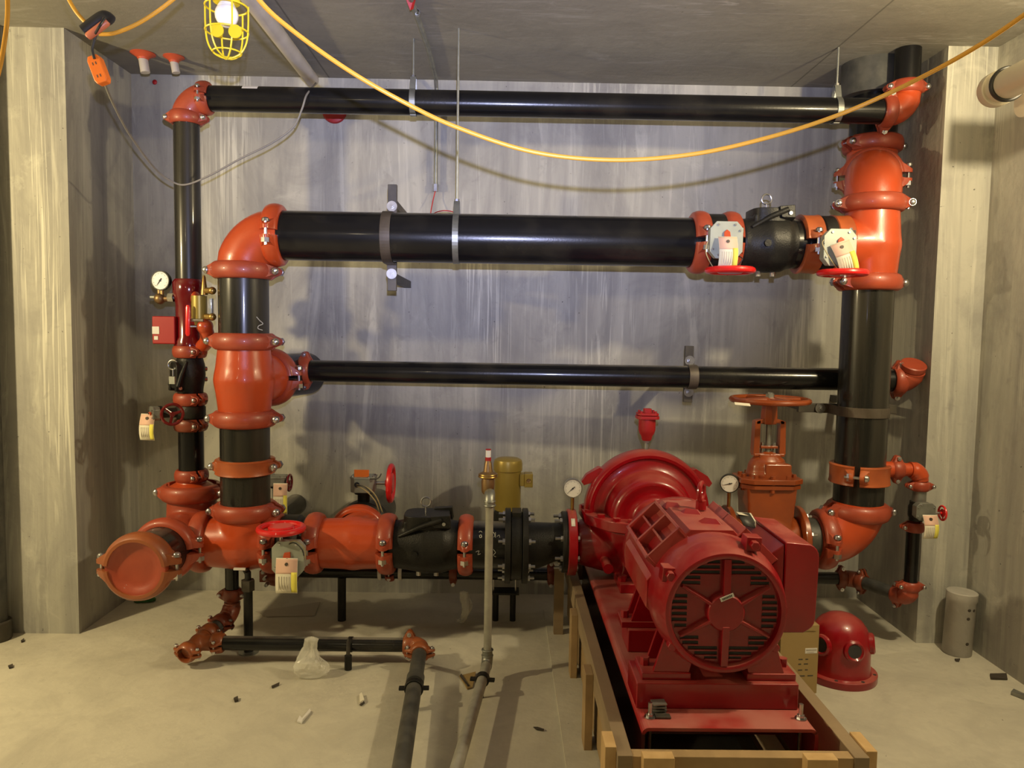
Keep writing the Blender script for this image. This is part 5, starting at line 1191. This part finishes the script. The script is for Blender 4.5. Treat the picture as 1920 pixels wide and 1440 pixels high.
for k in range(6):
    q = 2*PI*k/6+.06; prof = [(.062, 12), (.0615, 45), (.059, 66), (.052, 82), (.038, 95), (.018, 102), (.004, 104)]
    a.sweep(catmull([(r_*math.cos(q), r_*math.sin(q), zz(y_)) for r_, y_ in prof], 4), .0026, 8)
for px, py in ((407, 57), (441, 59)):
    p = at(px, py, 2.3-.052); a.T = frame(p, -Y); a.lathe([(.001, .002), (.019, .002), (.019, -.002), (.001, -.002)], 24)
cgm = a
o = cgm.obj('cage_ribs', 'ycage', t); bpy.data.objects.remove(cg); o.name = 'cage'
M().sweep(catmull([(L0.x, L0.y, zz(-28)), (L0.x+.01, L0.y, zz(-80)), (L0.x-.01, L0.y+.02, zz(-140)), (L0.x, L0.y+.02, CZ)], 6), .005, 8).obj('lamp_cord', 'ycord', t)
# cream pipe at the upper right
pA, pB = at(1868, 168, 3.0), at(1985, 112, 2.55)
ax = (pB-pA).normalized(); t = thing('drain_pipe', pA, 'cream plastic drain pipe with black band at the upper right', 'pipe')
a = M(frame(pA, ax)); a.lathe([(.035, -.02), (.062, -.018), (.066, -.012), (.066, .035), (.062, .038), (.055, .038)], 40); a.obj('end_socket', 'pvc', t)
M().tube(pA+ax*.03, RWX and Vector(pA+ax*.55), .055, seg=40).obj('pipe_body', 'pvc', t)
a = M(frame(pA+ax*.10, ax)); a.torus(.058, .008, 40, 10, sq=1.5); a.obj('rubber_band', 'wirek', t)
w_ = Vector((pA.x+.0, pA.y, pA.z)); 
a = M(); a.sweep([(pA.x+.1, pA.y-.02, pA.z-.045), (RWX, pA.y-.02, pA.z-.05)], [.062, .062], 36); a.obj('wall_branch', 'pvc', t)

# ================================================================== THINGS ON THE FLOOR
f0 = atz(1600, 1297, 0); Rb = .152; dc = Vector((f0.x+.005, f0.y+Rb+.0, 0))
t = thing('suction_head', dc, 'glossy red domed casting with round ports on a bolted flange', 'casting')
a = M(Matrix.Translation(dc)); a.lathe([(.118, 0), (Rb, 0), (Rb+.002, .004), (Rb+.002, .030), (Rb-.002, .033), (.13, .034)], 56)
a.lathe([(.132, .03), (.126, .045), (.124, .07), (.124, .16), (.118, .19), (.105, .222), (.085, .248), (.055, .268), (.02, .277), (.001, .278)], 56)
a.obj('dome', 'red', t, ang=40)
for q, zq in ((-88, .145), (-150, .145), (-25, .15), (60, .15)):
    d_ = Vector((math.cos(math.radians(q)), math.sin(math.radians(q)), .12)).normalized(); c_ = dc+Vector((0, 0, zq))+d_*.119
    a = M(frame(c_, d_)); a.ring([(.027, -.02), (.046, -.02), (.044, .012), (.036, .018), (.029, .012)], 32); pr_ = a.obj('port_ring', 'red', t)
    a = M(frame(c_, d_)); a.lathe([(.001, .0115), (.029, .0115), (.029, 0), (.001, 0)], 28); a.obj('port_opening', 'ink', pr_)
for k in range(8):
    q = 2*PI*k/8+.3; p = dc+Vector((.141*math.cos(q), .141*math.sin(q), .0335)); a = M(Matrix.Translation(p)); a.lathe([(.001, .0006), (.0075, .0006), (.0075, -.001), (.001, -.001)], 16); a.obj('bolt_hole', 'ink', t)
# cardboard box
b1 = atz(1531, 1300, 0); T = Matrix.Translation((b1.x, b1.y, 0)) @ Matrix.Rotation(.10, 4, 'Z'); hb = RZ(1172, b1.x, b1.y)
t = thing('cardboard_box', (b1.x-.08, b1.y+.06, 0), 'small upright brown cardboard box between motor and red dome', 'box')
a = M(T); a.bx(-.165, 0, 0, .12, 0, hb); a.obj('carton', 'card', t, bevel=.0015)
a = M(T); a.hull([(-.13, .02, hb), (-.02, .02, hb), (-.13, .022, hb+.02), (-.02, .022, hb+.018), (-.13, .024, hb), (-.02, .024, hb)]); a.bx(-.150, -.015, -.003, 0, hb-.022, hb) ; a.obj('flap', 'card', t)
a = M(T); a.bx(-.058, -.006, -.0012, 0, hb-.118, hb-.096); st_ = a.obj('label_plate', 'white', t)
a = M(T)
for k in range(12): a.bx(-.054+k*.0038, -.0515+k*.0038, -.0018, -.0012, hb-.107, hb-.101)
a.bx(-.050, -.02, -.0018, -.0012, hb-.114, hb-.112); a.obj('printed_text', 'inkg', st_)
a = M(T)
for r_i, (z_, ws) in enumerate(((.145, (3, 2)), (.165, (2, 3)), (.19, (3, 2)), (.215, (5, 4)))):
    x_ = -.085
    for w_ in ws:
        M(T).bx(x_, x_+.006*w_, -.0006, 0, hb-z_, hb-z_+.005).obj('printed_mark', 'bandm', t); x_ += .006*w_+.012
a.bm.free()
# concrete cylinder
c1 = atz(1808, 1234, 0); cc_ = Vector((c1.x, c1.y+.06, 0)); hh = RZ(1108, cc_.x, cc_.y)
t = thing('concrete_cylinder', cc_, 'small grey concrete test cylinder standing against the right wall', 'concrete cylinder')
a = M(frame(cc_, (.035, .0, 1))); a.lathe([(.001, 0), (.060, 0), (.062, .004), (.0625, hh*.85), (.066, hh*.87), (.066, hh-.004), (.062, hh), (.001, hh)], 40); a.obj('cylinder_body', 'cyl', t)
for (px, py) in ((1816, 1144), (1826, 1145), (1814, 1160), (1812, 1207)):
    T = frame(cc_, (.035, 0, 1)); p = at(px, py, cc_.y-.055); dx_ = p.x-(cc_.x+.035*p.z); q = math.asin(max(-1, min(1, dx_/.0626))); pt = Vector((cc_.x+.035*p.z+.0622*math.sin(q), cc_.y-.0622*math.cos(q), p.z))
    a = M(frame(pt, (math.sin(q), -math.cos(q), 0))); a.lathe([(.001, .0012), (.006, .0010), (.009, -.001)], 12); a.obj('mould_mark', 'debris', t)
# dark steel column foot at the left edge
p = atz(6, 1204, 0); pl_ = Vector((p.x-.055, p.y+.03, 0))
t = thing('steel_post', pl_, 'dark grey steel post with collar at the far left edge', 'post')
M().tube(pl_, pl_+Z*CZ, .052, seg=36).obj('post', 'dkgrey', t)
a = M(Matrix.Translation(pl_)); a.lathe([(.053, .001), (.066, .001), (.068, .01), (.068, .085), (.064, .09), (.053, .09)], 36); a.obj('collar', 'strut', t)
# crumpled clear plastic
def crumple(c, sx, sy, sz, seed, label, m_='film', name='plastic_bag', cat='plastic bag', amp=.35, sub=4):
    rnd = random.Random(seed); bm = bmesh.new(); bmesh.ops.create_icosphere(bm, subdivisions=sub, radius=1)
    dirs = [(Vector((rnd.uniform(-1, 1), rnd.uniform(-1, 1), rnd.uniform(-1, 1))).normalized(), rnd.uniform(.4, 1.0)) for _ in range(26)]
    for v in bm.verts:
        n_ = v.co.normalized(); f = 1
        for d_, h_ in dirs:
            k = n_.dot(d_)
            if k > .72: f -= (k-.72)*h_*amp*2.4
        f += rnd.uniform(-.05, .05); t_ = (n_.z+1)/2
        w_ = 1.0-.12*t_ if t_ < .3 else (.96-1.15*(t_-.3) if t_ < .75 else .44+.28*(t_-.75)*4*.25)
        hz_ = math.hypot(n_.x, n_.y); k_ = (max(0, 1-n_.z*n_.z))**.22 if t_ < .93 else max(0, 1-n_.z*n_.z)**.5*1.6
        ux_, uy_ = (n_.x/hz_, n_.y/hz_) if hz_ > 1e-6 else (0, 0)
        v.co = Vector((ux_*sx*w_*k_*f, uy_*sy*w_*k_*f, sz*t_*(.9+.1*f)))
    a = M(); a.bm = bm; bmesh.ops.translate(bm, verts=bm.verts, vec=Vector(c))
    mn = min(v.co.z for v in bm.verts); bmesh.ops.translate(bm, verts=bm.verts, vec=Vector((0, 0, .001-mn)))
    return tag(a.obj(name, m_, ang=12, recenter=True), label, cat)
p = atz(580, 1276, 0); crumple((p.x, p.y+.03, 0), .092, .06, .175, 3, 'crumpled clear plastic bag standing on the floor in front of the floor pipe')
p = atz(868, 1172, 0); crumple((p.x, p.y+.03, 0), .07, .06, .17, 8, 'faint crumpled clear plastic under the lower check valve', amp=.6)
p = atz(268, 1128, 0); crumple((p.x, p.y, 0), .10, .05, .05, 12, 'small green plastic scrap on the floor behind the round end cap', 'green', 'plastic_scrap', 'scrap', sub=3)
def scrap(pts, m_, label, name='paper_scrap', cat='scrap', th=.003):
    th = min(th, .006) if m_ == 'debris' else th; P = [atz(px, py, 0.002) for px, py in pts]; a = M(); n = len(P)
    lo = [a.v(p) for p in P]; hi = [a.v(p+Z*(th+.004*(i % 2))) for i, p in enumerate(P)]
    a.face(lo[::-1]); a.face(hi)
    for i in range(n): a.face((lo[i], lo[(i+1) % n], hi[(i+1) % n], hi[i]))
    return tag(a.obj(name, m_), label, cat)
scrap([(557, 1354), (562, 1346), (566, 1349), (581, 1333), (583, 1336), (568, 1353), (566, 1357)], 'white', 'thin white curled scrap on the open floor below the plastic bag', 'plastic_scrap', th=.006)
scrap([(674, 1306), (678, 1304), (683, 1316), (680, 1319), (675, 1321)], 'paper', 'small white paper chip left of the pipe running to the viewer', th=.010)
scrap([(674, 1322), (682, 1317), (684, 1319), (677, 1324)], 'debris', 'small brown chip under the white paper chip', 'debris_chip', 'debris')
scrap([(438, 1311), (446, 1309), (447, 1315), (440, 1317)], 'debris', 'small dark crumb on the left open floor', 'debris_chip', 'debris', th=.008)
scrap([(1856, 1265), (1887, 1266), (1889, 1275), (1858, 1274)], 'debris', 'dark broken stick lying at the right wall', 'debris_stick', 'debris', th=.015)
scrap([(1895, 1302), (1900, 1298), (1922, 1306), (1920, 1312)], 'galv', 'grey metal stub lying at the right edge', 'metal_stub', 'debris', th=.012)
scrap([(1790, 1236), (1800, 1237), (1798, 1241), (1792, 1240)], 'debris', 'brown crumb in front of the concrete cylinder', 'debris_chip', 'debris')
scrap([(1054, 1287), (1060, 1283), (1066, 1286), (1062, 1291)], 'debris', 'small dark crumb beside the crate', 'debris_chip', 'debris', th=.006)
scrap([(1000, 1364), (1008, 1366), (1020, 1368), (1019, 1371), (1006, 1369)], 'debris', 'thin dark twig on the floor left of the crate', 'debris_stick', 'debris')
scrap([(861, 1268), (892, 1262), (886, 1290), (876, 1293)], 'card', 'small brown cardboard scrap beside the bend of the grey pipe', 'cardboard_scrap', 'scrap')
scrap([(862, 1269), (865, 1267), (880, 1288), (877, 1290)], 'debris', 'thin dark stick lying across the cardboard scrap', 'debris_stick', 'debris', th=.006)
scrap([(509, 1287), (524, 1282), (523, 1285), (510, 1291)], 'debris', 'short brown splinter left of the plastic bag', 'debris_stick', 'debris')
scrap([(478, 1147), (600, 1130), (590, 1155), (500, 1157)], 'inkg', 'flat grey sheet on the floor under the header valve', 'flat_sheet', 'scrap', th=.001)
scrap([(39, 1202), (45, 1199), (46, 1203), (40, 1205)], 'debris', 'tiny dark chip at the foot of the left column', 'debris_chip', 'debris')
scrap([(15, 1249), (24, 1247), (25, 1252), (17, 1254)], 'debris', 'dark crumb on the floor at the far left', 'debris_chip', 'debris')
p = at(466, 169, TY-R4); a = M(frame((p.x, TY, TZ), X)); 
a.ring([(R4+.0005, -.035), (R4+.0015, -.035), (R4+.0015, .035), (R4+.0005, .035)], 8, math.radians(120), math.radians(142))
tag(a.obj('paint_scrape', 'white'), 'white torn label on the left part of the top pipe', 'sticker')
